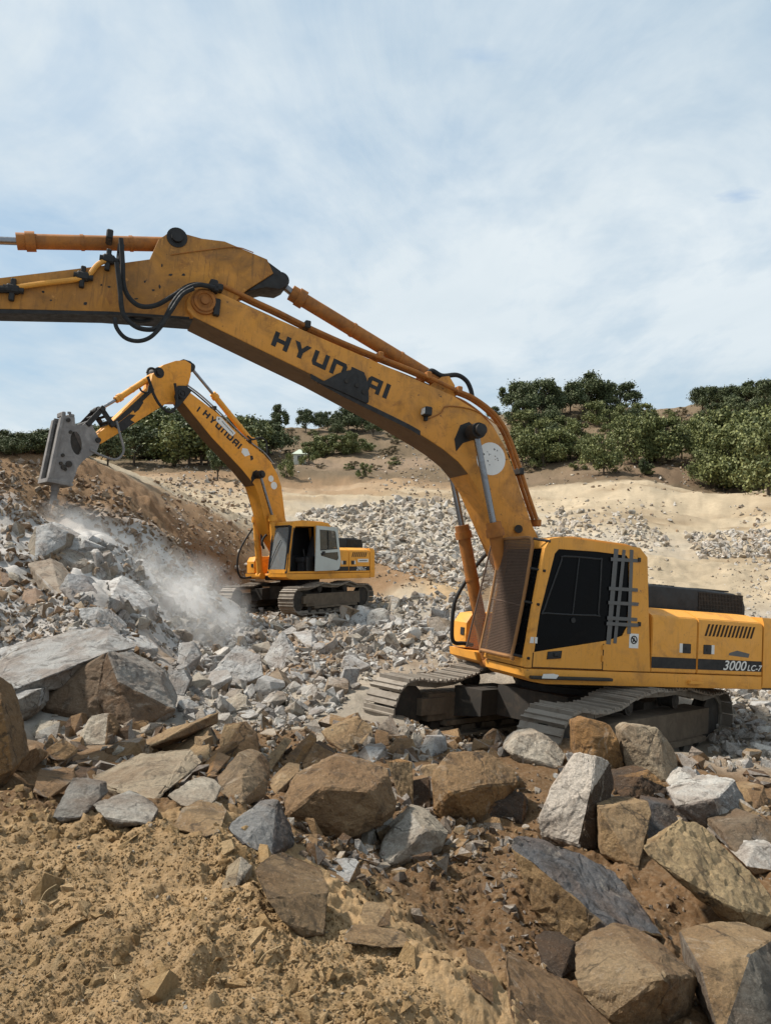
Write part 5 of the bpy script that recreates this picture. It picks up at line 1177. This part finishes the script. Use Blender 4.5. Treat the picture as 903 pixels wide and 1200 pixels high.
for hi, (z, pts, th, ta, tb, fd, lab) in enumerate(HERO):
    if lab is None: continue
    ox, oy, s = Z_[z]
    q = [(ox + p[0] / s, oy + p[1] / s, p[2] if len(p) > 2 else 0.0) for p in pts]
    low = sorted(q, key=lambda p: -p[1])[:3]
    bx_, by_ = np.mean([p[0] for p in low]), np.mean([p[1] for p in low])
    d0 = drop(min(max(bx_, -30), 930), by_ - 1)[1] + .02
    wid = (max(p[0] for p in q) - min(p[0] for p in q)) / FOC * d0
    V = []; dg_ = drops([(a, b) for a, b, _ in q])[0][:, 1]
    for (a, b, dd), dg in zip(q, dg_):
        r = ray(a, b); d = min(d0 + dd, dg - .025); V.append(np.array([r[0] * d / r[1], d, CAMZ + r[2] * d / r[1]]))
    V = np.array(V); cen = V.mean(0)
    back = cen + (V - cen) * np.array([.72, .5, .80]) + np.array([0, th, -.03])
    low3 = V[V[:, 2] < cen[2]] * 1.0; low3[:, 2] -= .12 * min(1, wid); low3[:, 1] += .04
    A = np.concatenate([V, back, cen + (low3 - cen) * np.array([.9, 1, 1])])
    A = A - cen
    me = chisel_mesh('rock', [tuple(p) for p in A], 100 + hi, rough=.026 * min(1.8, wid + .15), bev=min(.016, .018 * wid), fresh_lit_dir=fd, maxedge=max(.024, wid / 20))
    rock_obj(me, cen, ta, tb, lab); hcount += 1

# shared stones for the smaller individuals
def blocky(seed, flat=.75):
    r = np.random.default_rng(seed); n = r.integers(9, 15); P = r.normal(size=(n * 3, 3)); P /= np.linalg.norm(P, axis=1)[:, None]
    P = np.sign(P) * np.abs(P) ** .62; P = P[:max(8, n - 1)] * np.array([1, r.uniform(.5, .95), r.uniform(.4, .85)]); return P * .55
STONES = [chisel_mesh('stone', [tuple(p) for p in blocky(s)], s, rough=.022, bev=.012, maxedge=.14, levels=3, fprob=.4) for s in range(16)]
def poly_pick(poly, n, seed):
    r = np.random.default_rng(seed); P = np.array(poly, float); lo, hi = P.min(0), P.max(0); out = []
    while len(out) < n:
        p = lo + r.random(2) * (hi - lo); c = False; j = len(P) - 1
        for i in range(len(P)):
            if (P[i, 1] > p[1]) != (P[j, 1] > p[1]) and p[0] < (P[j, 0] - P[i, 0]) * (p[1] - P[i, 1]) / (P[j, 1] - P[i, 1]) + P[i, 0]: c = not c
            j = i
        if c: out.append(p)
    return np.array(out)
GREYS = [(.50, .49, .47), (.41, .40, .385), (.56, .535, .495), (.36, .32, .27), (.46, .41, .335), (.62, .585, .53), (.40, .31, .22)]
BROWNS = [(.25, .152, .072), (.31, .19, .09), (.18, .108, .055), (.37, .255, .14), (.12, .075, .045), (.30, .25, .20)]
def scatter_individuals(poly, n, pxs, tones, label, group, seed, hoff=.15):
    r = np.random.default_rng(seed)
    for p in poly_pick(poly, n, seed):
        w = drop(*p); size = math.exp(r.uniform(math.log(pxs[0]), math.log(pxs[1]))) / FOC * w[1]
        t = np.array(tones[r.integers(len(tones))]) * r.uniform(.85, 1.12); tb = t * .6 + np.array([.42, .41, .39]) * .5
        sc = np.array([1, r.uniform(.8, 1.1), r.uniform(.75, 1.1)]) * size
        rock_obj(STONES[r.integers(len(STONES))], w + np.array([0, size * .15, size * hoff]), t, tb, label, group, (r.uniform(-.5, .5), r.uniform(-.5, .5), r.uniform(0, 6.3)), tuple(sc))
RUB1 = [(205, 775), (250, 735), (330, 730), (420, 725), (530, 725), (545, 760), (430, 790), (400, 830), (330, 860), (225, 855)]
scatter_individuals(RUB1, 84, (15, 40), GREYS, 'pale grey broken rock in the rubble between the two machines', 'broken rocks between the machines', 11)
RUB2 = [(300, 705), (440, 700), (560, 700), (560, 740), (420, 740), (260, 745)]
scatter_individuals(RUB2, 26, (10, 20), GREYS[:4], 'small pale rock close to the tracks of the farther machine', 'rocks by the farther machine', 12)
RUB3 = [(842, 818), (903, 808), (903, 900), (845, 890)]
scatter_individuals(RUB3, 24, (12, 28), GREYS, 'pale grey rock heaped behind the rear of the near track', 'rocks behind the near machine', 13)
BR1 = [(210, 850), (420, 850), (560, 880), (600, 930), (560, 1010), (440, 1040), (360, 1010), (350, 960), (230, 930), (60, 930), (40, 850)]
scatter_individuals(BR1, 50, (16, 42), BROWNS, 'brown stone filling the gaps between the foreground boulders', 'stones between the boulders', 14)
BR2 = [(700, 890), (900, 880), (903, 1010), (840, 990), (760, 960)]
scatter_individuals([(400, 850), (590, 852), (590, 885), (430, 880)], 16, (18, 34), BROWNS + GREYS[2:5], 'stone lying in the shade under the near machine', 'stones under the near machine', 16)
scatter_individuals(BR2, 12, (14, 34), BROWNS + GREYS[:2], 'stone filling the gaps between the boulders at right', 'stones between the right boulders', 15)

# rubble nobody could count: one object
def low_poly(seed):
    P = blocky(seed + 500); bm = bmesh.new()
    for p in P: bm.verts.new(p)
    res = bmesh.ops.convex_hull(bm, input=bm.verts[:])
    bmesh.ops.delete(bm, geom=[v for v in bm.verts if not v.link_faces], context='VERTS')
    bm.verts.index_update(); v = np.array([x.co[:] for x in bm.verts]); f = np.array([[x.index for x in t.verts] for t in bm.faces if len(t.verts) == 3]); bm.free(); return v, f
LOW = [low_poly(s) for s in range(30)]
def rub_field(items):
    """items: list of (pos, size, tone) arrays -> one mesh"""
    V = []; F = []; T = []; FR = []; o = 0; r = np.random.default_rng(77)
    for w, size, tone in items:
        v, f = LOW[r.integers(len(LOW))]; q = r.normal(size=4); q /= np.linalg.norm(q); a, b, c, d = q
        m = np.array([[1 - 2 * (c * c + d * d), 2 * (b * c - a * d), 2 * (b * d + a * c)], [2 * (b * c + a * d), 1 - 2 * (b * b + d * d), 2 * (c * d - a * b)], [2 * (b * d - a * c), 2 * (c * d + a * b), 1 - 2 * (b * b + c * c)]])
        V.append((v * size) @ m.T + w); F.append(f + o); T.append(np.repeat([tone], len(v), 0)); FR.append((r.random(len(f)) < .35) * 1.0); o += len(v)
    return np.concatenate(V), np.concatenate(F), np.concatenate(T), np.concatenate(FR)
def stuff_mesh(name, items, mat, label, cat):
    V, F, T, FR = rub_field(items)
    me = bpy.data.meshes.new(name); me.vertices.add(len(V)); me.vertices.foreach_set('co', V.astype(np.float32).ravel())
    me.loops.add(F.size); me.loops.foreach_set('vertex_index', F.astype(np.int32).ravel()); me.polygons.add(len(F)); me.polygons.foreach_set('loop_start', np.arange(0, F.size, 3, dtype=np.int32)); me.update(calc_edges=True); me.polygons.foreach_set('use_smooth', np.zeros(len(F), bool))
    a = me.attributes.new('tone', 'FLOAT_COLOR', 'POINT'); a.data.foreach_set('color', np.concatenate([T, np.ones((len(T), 1))], 1).astype(np.float32).ravel())
    a = me.attributes.new('fresh_lit', 'FLOAT', 'FACE'); a.data.foreach_set('value', FR.astype(np.float32))
    me.materials.append(mat); o = bpy.data.objects.new(name, me); col.objects.link(o); tag(o, label, cat, kind='stuff'); return o
DIRT = [(0, 985), (60, 965), (150, 955), (270, 965), (330, 1010), (400, 1075), (480, 1125), (600, 1200), (0, 1200)]
items = []
def fill(poly, n, pxs, tones, seed, hoff=.1, dmax=200, clump=True):
    if clump: n = int(n * 1.5)
    ext = [((-160 if a <= 0 else 1070 if a >= 903 else a), (1270 if b >= 1200 else b)) for a, b in poly]     # carry on beyond the edges of the picture
    ar = lambda q: abs(sum(q[i - 1][0] * q[i][1] - q[i][0] * q[i - 1][1] for i in range(len(q)))); n = int(n * ar(ext) / ar(poly)); poly = ext
    r = np.random.default_rng(seed); P = poly_pick(poly, n, seed); W, ok = drops(P)
    for w, k in zip(W, ok):
        if not k or w[1] > dmax: continue
        if clump and float(fbm(np.array(w[0]), np.array(w[1]), .12 * w[1], 3, seed)) * 1.6 + r.random() < .38: continue
        size = pxs[0] * (pxs[1] / pxs[0]) ** (r.random() ** 1.7) / FOC * w[1]; t = np.array(tones[r.integers(len(tones))]) * r.uniform(.8, 1.15)
        items.append((w + np.array([0, 0, size * hoff]), size * np.array([1, 1, .8]), t))
PALES = [(.58, .53, .46), (.50, .46, .40), (.66, .61, .54), (.44, .37, .29), (.52, .44, .33)]
REDS = [(.29, .185, .10), (.36, .245, .15), (.24, .15, .085), (.40, .31, .215)]
fill(RUB1, 1700, (4, 19), GREYS, 21, .1, 200, False); fill(RUB2, 700, (4, 13), GREYS, 22, .1, 200, False); fill(RUB1, 3200, (1.5, 5), GREYS, 222, .1, 200, False)
fill([(205, 720), (300, 700), (560, 695), (575, 790), (440, 800), (200, 800)], 1100, (3, 12), GREYS, 221, .1, 200, False)
fill([(835, 800), (903, 780), (903, 905), (835, 900)], 700, (3, 18), GREYS, 23, .1, 200, False); fill([(750, 700), (903, 690), (903, 810), (830, 800)], 600, (2, 8), PALES, 24, .1, 200, False)
fill([(380, 845), (600, 848), (640, 890), (560, 900), (420, 880)], 420, (4, 14), BROWNS + GREYS[2:5], 251); fill([(0, 830), (220, 840), (420, 850), (400, 890), (0, 880)], 500, (4, 13), BROWNS + GREYS[3:5], 252); fill(BR1, 430, (13, 40), BROWNS + [PALE, (.33, .30, .26)], 253, -.08, 200, False); fill([(330, 880), (620, 880), (620, 960), (400, 1010), (330, 980)], 90, (12, 30), BROWNS + [(.36, .32, .27)], 257, -.05, 200, False); fill([(430, 960), (600, 940), (620, 1060), (560, 1110), (440, 1060)], 70, (8, 22), BROWNS, 256, .0, 200, False); fill([(600, 890), (903, 880), (903, 1060), (760, 1010), (600, 950)], 130, (12, 34), BROWNS + GREYS[1:2], 254, .0, 200, False); fill([(230, 900), (600, 900), (600, 1000), (440, 1040), (330, 1000)], 300, (7, 18), BROWNS, 255, .05, 200, False); fill(BR1, 1300, (3, 13), BROWNS, 25); fill([(600, 880), (903, 870), (903, 1200), (640, 1200), (560, 1060)], 700, (3, 11), BROWNS, 26)
fill([(350, 600), (480, 585), (620, 590), (640, 640), (560, 700), (440, 660), (350, 625)], 3600, (2.5, 13), PALES, 27, .1, 200, False)
fill([(350, 640), (520, 640), (560, 690), (470, 690)], 160, (2, 7), REDS + PALES[:2], 271)
fill([(640, 600), (740, 598), (790, 640), (640, 650)], 520, (3, 11), PALES, 28); fill([(800, 625), (903, 618), (903, 652), (820, 655)], 420, (4, 12), PALES, 29, .1, 200, False)
fill([(560, 575), (903, 605), (903, 700), (620, 700)], 1600, (1.2, 7), PALES + REDS[:2], 30)
fill([(0, 560), (60, 610), (90, 660), (60, 700), (0, 700)], 420, (3, 15), REDS, 31); fill([(0, 690), (80, 690), (160, 740), (200, 790), (0, 770)], 800, (2.5, 15), REDS + REDS + GREYS[:3], 313, .1, 200, False); fill([(0, 570), (50, 620), (70, 700), (150, 770), (0, 760)], 34, (14, 34), REDS + GREYS[3:5], 312, -.1, 200, False)
fill([(0, 690), (120, 690), (210, 780), (60, 830), (0, 790)], 350, (5, 16), GREYS, 311)
fill([(70, 630), (160, 640), (260, 700), (260, 770), (190, 760)], 700, (3, 15), GREYS, 32, .1, 200, False); fill([(70, 625), (130, 640), (230, 720), (230, 760), (150, 740)], 60, (14, 36), [LG, (.52, .52, .51), (.44, .40, .34)], 321, -.05, 200, False)
fill([(0, 532), (60, 543), (130, 565), (260, 680), (240, 700), (100, 610), (0, 600)], 1100, (2, 11), REDS, 33, .1, 200, False)
fill([(180, 560), (300, 560), (300, 690), (230, 690)], 900, (1.5, 9), REDS + PALES[:1], 34, .1, 200, False); fill([(150, 540), (560, 530), (560, 590), (200, 580)], 700, (1.5, 5), PALES + REDS, 35)
fill([(560, 470), (903, 470), (903, 590), (620, 570)], 420, (2, 6), PALES[2:] + REDS, 36); fill([(300, 490), (560, 500), (560, 545), (300, 545)], 300, (2, 6), PALES + REDS, 37)
fill(DIRT, 260, (1.5, 6), [(.46, .38, .27), (.38, .30, .2), (.52, .46, .36)], 46, .25, 200, False)
stuff_mesh('rubble', items, M['rubble'], 'loose grey and brown broken stones strewn over the whole quarry floor', 'rubble')
items = []
CLD = [(.375, .25, .125), (.34, .22, .105), (.43, .30, .165), (.30, .19, .09)]
fill(DIRT, 9000, (1.5, 5), CLD, 41, .1, 200, False); fill(DIRT, 1300, (4.5, 12), CLD, 42, .0); fill(DIRT, 150, (11, 26), CLD, 421, -.2, 200, False); fill(DIRT, 26, (28, 56), CLD, 43, -.2, 200, False)
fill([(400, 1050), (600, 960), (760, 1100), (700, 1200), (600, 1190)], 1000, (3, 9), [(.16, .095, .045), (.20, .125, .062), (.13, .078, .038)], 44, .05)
fill([(0, 900), (60, 930), (70, 970), (0, 985)], 120, (4, 14), CLD, 45, .05)
stuff_mesh('dirt', items, M['clod'], 'crumbling clods of tan earth on the mound at the bottom', 'dirt clods')

# dry stems on the mound
rs_ = random.Random(21)
for (px, py) in ((45, 1060), (62, 1070), (133, 1150), (205, 1075), (138, 1142), (224, 1000), (300, 1130), (90, 1010)):
    w = Vector(drop(px, py)); a = rs_.uniform(0, 6.28); l = rs_.uniform(.05, .11)
    mb = MB(); mb.tube([w + Vector((0, 0, -.005)), w + Vector((math.cos(a) * l * .4, math.sin(a) * l * .3, l * .45)), w + Vector((math.cos(a) * l, math.sin(a) * l * .8, l * rs_.uniform(.2, .8)))], .0016, 5, 4)
    tag(mb.build('dry_stem', M['straw']), 'thin dry stem sticking out of the soil mound', 'stem', 'dry stems on the soil mound')

# ------------------------------------------------------------------ trees and shrubs
def crown_mesh(name, seed, mat, w=1.0, h=1.0, lobes=9, leaves=6500, leaf=.027, low=.25, spread=.55):
    r = np.random.default_rng(seed); C = []
    for k in range(lobes):
        t = r.uniform(0, 6.28); rad = spread * w * .5 * math.sqrt(r.random()); z = r.uniform(low + .12, .86)
        rad *= 1.15 - .75 * max(0, (z - .55)) / .45
        C.append((rad * math.cos(t), rad * math.sin(t), z * h, r.uniform(.10, .21) * (1.15 - .4 * z)))
    C = np.array(C); k = r.integers(lobes, size=leaves); d = r.normal(size=(leaves, 3)); d /= np.linalg.norm(d, axis=1)[:, None]
    rad = r.random(leaves) ** .6 * (1 + .75 * r.random(leaves) * (r.random(leaves) < .25))
    P = C[k, :3] + d * (C[k, 3] * rad)[:, None] * np.array([w, w, .85 * h]); P[:, 2] = np.maximum(P[:, 2], .06 * h)
    nrm = d * .6 + r.normal(size=(leaves, 3)) * .7; nrm /= np.linalg.norm(nrm, axis=1)[:, None]
    a = np.cross(nrm, r.normal(size=(leaves, 3))); a /= np.linalg.norm(a, axis=1)[:, None]; b = np.cross(nrm, a)
    s = leaf * r.uniform(.6, 1.4, leaves)[:, None]
    V = np.stack([P - a * s, P + b * s * .55, P + a * s, P - b * s * .55], 1).reshape(-1, 3)
    me = bpy.data.meshes.new(name); me.vertices.add(len(V)); me.vertices.foreach_set('co', V.astype(np.float32).ravel())
    F = np.arange(len(V), dtype=np.int32); me.loops.add(len(F)); me.loops.foreach_set('vertex_index', F); me.polygons.add(leaves); me.polygons.foreach_set('loop_start', np.arange(0, len(F), 4, dtype=np.int32)); me.update(calc_edges=True)
    tn = np.clip(.5 + .28 * r.normal(size=leaves) + .35 * (r.random(lobes)[k] - .5), 0, 1); at = me.attributes.new('tint', 'FLOAT', 'FACE'); at.data.foreach_set('value', tn.astype(np.float32))
    me.materials.append(mat); return me, C
def trunk_mesh(name, C, h):
    mb = MB(); mb.tube([(0, 0, -.06), (.01, 0, .2 * h), (-.01, .01, .45 * h), (.0, .0, .75 * h)], .022, 6, 3)
    for c in C[:6]: mb.tube([(0, 0, .22 * h), (c[0] * .5, c[1] * .5, (.22 * h + c[2]) * .5 + .02), (c[0], c[1], c[2])], .011, 5, 3)
    me = bpy.data.meshes.new(name); me.from_pydata(mb.v, [], mb.f); me.materials.append(M['bark']); return me
KINDS = {}
for kname, mat, args in (('broad', 'leaf_dark', dict(w=1.0, lobes=24, low=.2, spread=.85)), ('bushy', 'leaf_mid', dict(w=1.0, lobes=22, low=.05, spread=.8)), ('slim', 'leaf_dark', dict(w=.62, lobes=18, low=.15, spread=.7)), ('shrub', 'leaf_mid', dict(w=1.25, lobes=15, low=.0, spread=.85, leaves=3000, leaf=.04)), ('dry', 'leaf_dry', dict(w=1.6, lobes=12, low=.0, spread=.85, leaves=1800, leaf=.04))):
    KINDS[kname] = []
    for s in range(4):
        cm, C = crown_mesh(kname + '_crown', 300 + s * 7 + len(kname) * 31, M[mat], **args); KINDS[kname].append((cm, trunk_mesh(kname + '_trunk', C, 1.0)))
tcount = 0
def tree(px, py, hpx, kind, label, group, wide=1.0, name=None, cat=None):
    global tcount
    w = drop(px, py); h = hpx / FOC * w[1] * 1.14; wide *= 1.12
    cm, tm = KINDS[kind][tcount % 4]; small = kind in ('shrub', 'dry')
    o = empty(name or ('shrub' if small else 'tree')); o.location = w - np.array([0, 0, .1]); o.rotation_euler = (0, 0, random.uniform(0, 6.28)); o.scale = (h * wide, h * wide, h)
    tag(o, label, cat or ('shrub' if small else 'tree'), group)
    for nm, me in (('crown', cm), ('trunk', tm)):
        c = bpy.data.objects.new(nm, me); col.objects.link(c); c.parent = o
    tcount += 1; return o
# single trees that can be told apart
tree(327, 500, 30, 'slim', 'tall narrow dark tree alone on the crest left of the white hut', None)
tree(255, 563, 38, 'slim', 'slender dark tree standing alone behind the boom of the farther machine', None, .9)
tree(358, 506, 26, 'broad', 'dark tree on the crest, left one of three above the white hut', None, .8); tree(374, 505, 22, 'broad', 'dark round tree on the crest, middle one of three above the white hut', None, .7); tree(384, 503, 21, 'slim', 'pointed dark tree on the crest, right one of three above the white hut', None)
tree(707, 556, 46, 'bushy', 'green bushy tree at the foot of the slope, in front of the dirt road', None, .75)
tree(755, 557, 20, 'slim', 'little green sapling alone in the dry grass', None, 1.1)
tree(428, 559, 17, 'shrub', 'small round green shrub alone on the bare bank right of the hut', None, .7)
tree(579, 484, 16, 'broad', 'tiny dark tree on the skyline just right of the near boom', None, .8)
tree(336, 560, 28, 'shrub', 'thin green shrub below the white hut', None, .5); tree(362, 545, 22, 'shrub', 'thin pale shrub right below the white hut', None, .6)
tree(210, 545, 24, 'shrub', 'light green shrub at the foot of the dark wood, left', None, .9)
tree(410, 532, 26, 'bushy', 'dark round shrub right of the white hut', None, .8, 'shrub', 'shrub')
tree(688, 480, 40, 'broad', 'largest round dark tree on the right hill crest', None, 1.05)
tree(726, 482, 34, 'broad', 'spreading dark tree at the right end of the crest clump', None, 1.0)
tree(822, 482, 28, 'broad', 'dark tree at the left end of the far right crest', None, .9)
tree(868, 572, 72, 'bushy', 'big green tree nearest the road at right', None, .85)
tree(628, 545, 52, 'bushy', 'pale green tree close to the near boom', None, .75)
# trees nothing tells apart
for px, py, hp, k, wd in ((603, 492, 44, 'broad', .8), (618, 492, 44, 'broad', .75), (635, 492, 46, 'broad', .75), (652, 490, 36, 'broad', .8), (668, 486, 38, 'broad', .85), (704, 482, 36, 'broad', .9), (612, 500, 30, 'broad', 1.0), (645, 505, 28, 'broad', 1.0), (715, 490, 24, 'broad', 1.0)):
    tree(px, py, hp, k, 'dark tree in the clump on the crest right of the near boom', 'trees on the crest right of the boom', wd)
for px, py, hp, k, wd in ((840, 480, 27, 'broad', 1.0), (855, 478, 26, 'broad', 1.0), (872, 476, 26, 'broad', 1.0), (886, 473, 28, 'broad', .9), (900, 476, 30, 'broad', 1.0), (835, 492, 20, 'broad', 1.1), (862, 490, 26, 'broad', 1.1), (892, 492, 26, 'broad', 1.0)):
    tree(px, py, hp, k, 'dark tree on the far right hill crest above the green thicket', 'trees on the far right crest', wd)
for px, py, hp, k, wd in ((742, 545, 52, 'bushy', .8), (760, 543, 56, 'bushy', .8), (780, 540, 50, 'bushy', .85), (798, 538, 34, 'bushy', .9), (735, 520, 34, 'bushy', .9)):
    tree(px, py, hp, k, 'green tree in the thicket in the middle of the right slope', 'trees in the middle of the right slope', wd)
for px, py, hp, k, wd in ((822, 535, 46, 'bushy', .8), (836, 552, 62, 'bushy', .75), (850, 545, 66, 'bushy', .75), (885, 575, 70, 'bushy', .8), (900, 580, 76, 'bushy', .8), (832, 572, 44, 'bushy', .9), (848, 576, 44, 'bushy', .95), (890, 560, 80, 'bushy', .8), (865, 540, 56, 'broad', .8), (915, 570, 80, 'bushy', .8)):
    tree(px, py, hp, k, 'green tree in the big thicket beside the road at right', 'trees in the right thicket', wd)
for px, py, hp, k, wd in ((612, 545, 44, 'bushy', .8), (640, 542, 34, 'bushy', 1.0), (655, 542, 38, 'bushy', .9), (668, 538, 34, 'bushy', 1.0), (676, 522, 30, 'bushy', .9), (690, 540, 26, 'bushy', .9), (618, 515, 34, 'bushy', .9)):
    tree(px, py, hp, k, 'green bush on the slope between the boom and the thicket', 'bushes on the slope beside the boom', wd, 'shrub', 'shrub')
rt_ = random.Random(5)
for k in range(13):
    tree(rt_.uniform(592, 745), rt_.uniform(495, 550), rt_.uniform(13, 28), rt_.choice(('bushy', 'shrub', 'bushy', 'broad')), 'green bush on the slope between the boom and the thicket', 'bushes on the slope beside the boom', rt_.uniform(.75, 1.1), 'shrub', 'shrub')
for k in range(10):
    tree(rt_.uniform(745, 820), rt_.uniform(492, 530), rt_.uniform(10, 20), rt_.choice(('bushy', 'shrub')), 'small green bush high on the right hillside', 'bushes high on the right hillside', rt_.uniform(.8, 1.1), 'shrub', 'shrub')
for k in range(34):
    px = 118 + k * 6.0 + rt_.uniform(-4, 4); py = rt_.choice((545, 538, 530)); top = np.interp(px, (110, 140, 190, 235, 290, 320), (500, 496, 484, 484, 492, 502))
    tree(px, py, (py - top) * rt_.uniform(.85, 1.08), rt_.choice(('broad', 'broad', 'bushy')), 'dark green tree in the wood behind the farther machine', 'trees of the wood behind the farther machine', rt_.uniform(.9, 1.3))
for k in range(20):
    px = -6 + k * 6.6 + rt_.uniform(-3, 3); tree(px, 531 + rt_.uniform(-6, 3), rt_.uniform(20, 30), 'broad', 'dark tree in the low wood on the left horizon', 'trees on the left horizon', rt_.uniform(1.0, 1.5))
for px, py, hp in ((398, 506, 22), (408, 507, 30), (418, 508, 30), (428, 506, 26), (300, 516, 24), (312, 514, 22), (290, 512, 22), (395, 512, 18), (437, 512, 22), (282, 508, 20)):
    tree(px, py, hp, 'broad', 'dark tree on the crest between the two booms', 'trees on the crest between the booms', rt_.uniform(.8, 1.1))
for px, py, hp in ((370, 533, 22), (380, 534, 24), (390, 533, 24), (400, 533, 22), (364, 536, 18), (420, 530, 16), (470, 518, 12), (432, 528, 10)):
    tree(px, py, hp, 'shrub', 'dark green shrub in the patch right of the white hut', 'shrubs right of the white hut', rt_.uniform(.8, 1.1))
for k in range(70):
    a = rt_.uniform(585, 903); b = rt_.uniform(482, 556); tree(a, b, rt_.uniform(6, 14), rt_.choice(('dry', 'shrub', 'dry')), 'low scrub on the dry right hillside', 'scrub on the right hillside')
for k in range(44):
    a = rt_.uniform(290, 570); b = rt_.uniform(500, 552); tree(a, b, rt_.uniform(5, 10), rt_.choice(('dry', 'shrub', 'dry')), 'low scrub on the bare slope around the white hut', 'scrub around the white hut')

# ------------------------------------------------------------------ hut on the slope
w = drop(351, 543); s = w[1] / FOC
hut = empty('hut'); hut.location = w; hut.rotation_euler = (0, 0, R(8)); tag(hut, 'tiny white hut with pale pointed roof on the far slope', 'hut')
hw_, hh = 7.2 * s, 10 * s
mb = MB(); mb.box(-hw_, hw_, -hw_, hw_, -1.0, hh); mb.build('wall', M['hut_wall'], hut)
mb = MB(); e = 9.4 * s; mb.add([(-e, -e, hh), (e, -e, hh), (e, e, hh), (-e, e, hh), (-e * .1, 0, hh + 6.5 * s), (e * .1, 0, hh + 6.5 * s)], [(0, 1, 5, 4), (1, 2, 5), (2, 3, 4, 5), (3, 0, 4), (3, 2, 1, 0)]); mb.build('roof', M['hut_roof'], hut, smooth=False)
mb = MB(); mb.box(-2.6 * s, 2.6 * s, -hw_ - .06, -hw_ - .01, hh * .25, hh * .8); mb.build('window', M['tape'], hut)

# pale boulders on the far slope
for px, py, sz, lab in ((322, 513, 15, 'big pale rounded boulder on the crest below the tall narrow tree'), (402, 512, 8, 'pale flat rock on the crest right of the three trees')):
    w = drop(px, py); rock_obj(STONES[3], w, PALE, PALE, lab, None, (.2, .1, 1.0), tuple(np.array([1, .8, .6]) * sz / FOC * w[1]))

# ------------------------------------------------------------------ dust kicked up by the breaker
def dust():
    pts = [(68, 606, 20.0, .5, 1.3), (92, 624, 19.6, .7, 1.2), (125, 650, 19.2, .8, 1.1), (155, 678, 18.8, .95, 1.0), (185, 704, 18.4, 1.15, 1.3), (214, 724, 18.0, 1.35, 2.1), (232, 740, 17.8, 1.0, 1.8), (196, 748, 17.2, 1.0, 1.3), (255, 728, 19.0, .9, .8)]
    m = bpy.data.materials.new('dust'); m.use_nodes = True; t = m.node_tree; t.nodes.clear()
    out = t.nodes.new('ShaderNodeOutputMaterial'); pv = t.nodes.new('ShaderNodeVolumePrincipled'); t.links.new(pv.outputs[0], out.inputs['Volume'])
    pv.inputs['Color'].default_value = (.97, .96, .945, 1); pv.inputs['Anisotropy'].default_value = .2
    geo = t.nodes.new('ShaderNodeNewGeometry'); tot = None; B = []
    for px, py, d, rad, amp in pts:
        r = ray(px, py); p = r * d / r[1] + np.array([0, 0, CAMZ]); B.append((p, rad))
        ds = t.nodes.new('ShaderNodeVectorMath'); ds.operation = 'DISTANCE'; ds.inputs[1].default_value = tuple(p); t.links.new(geo.outputs['Position'], ds.inputs[0])
        v = rmp(t, ds.outputs['Value'], rad * 1.25, 0, 0, amp)
        if tot is None: tot = v
        else:
            a = t.nodes.new('ShaderNodeMath'); a.operation = 'MAXIMUM'; t.links.new(tot, a.inputs[0]); t.links.new(v, a.inputs[1]); tot = a.outputs[0]
    n = t.nodes.new('ShaderNodeTexNoise'); n.inputs['Scale'].default_value = 1.25; n.inputs['Detail'].default_value = 6; n.inputs['Roughness'].default_value = .66; n.inputs['Distortion'].default_value = 1.1; t.links.new(geo.outputs['Position'], n.inputs['Vector'])
    mu = t.nodes.new('ShaderNodeMath'); mu.operation = 'MULTIPLY'; t.links.new(tot, mu.inputs[0]); t.links.new(rmp(t, n.outputs['Fac'], .40, .64, 0.0, 1.05), mu.inputs[1])
    t.links.new(mu.outputs[0], pv.inputs['Density'])
    lo = np.min([p - r * 1.25 for p, r in B], 0); hi = np.max([p + r * 1.25 for p, r in B], 0)
    mb = MB(); mb.box(lo[0], hi[0], lo[1], hi[1], lo[2], hi[2]); o = mb.build('dust', m, None, False); tag(o, 'white dust drifting down from the breaker tip over the rubble', 'dust', kind='stuff')
dust()
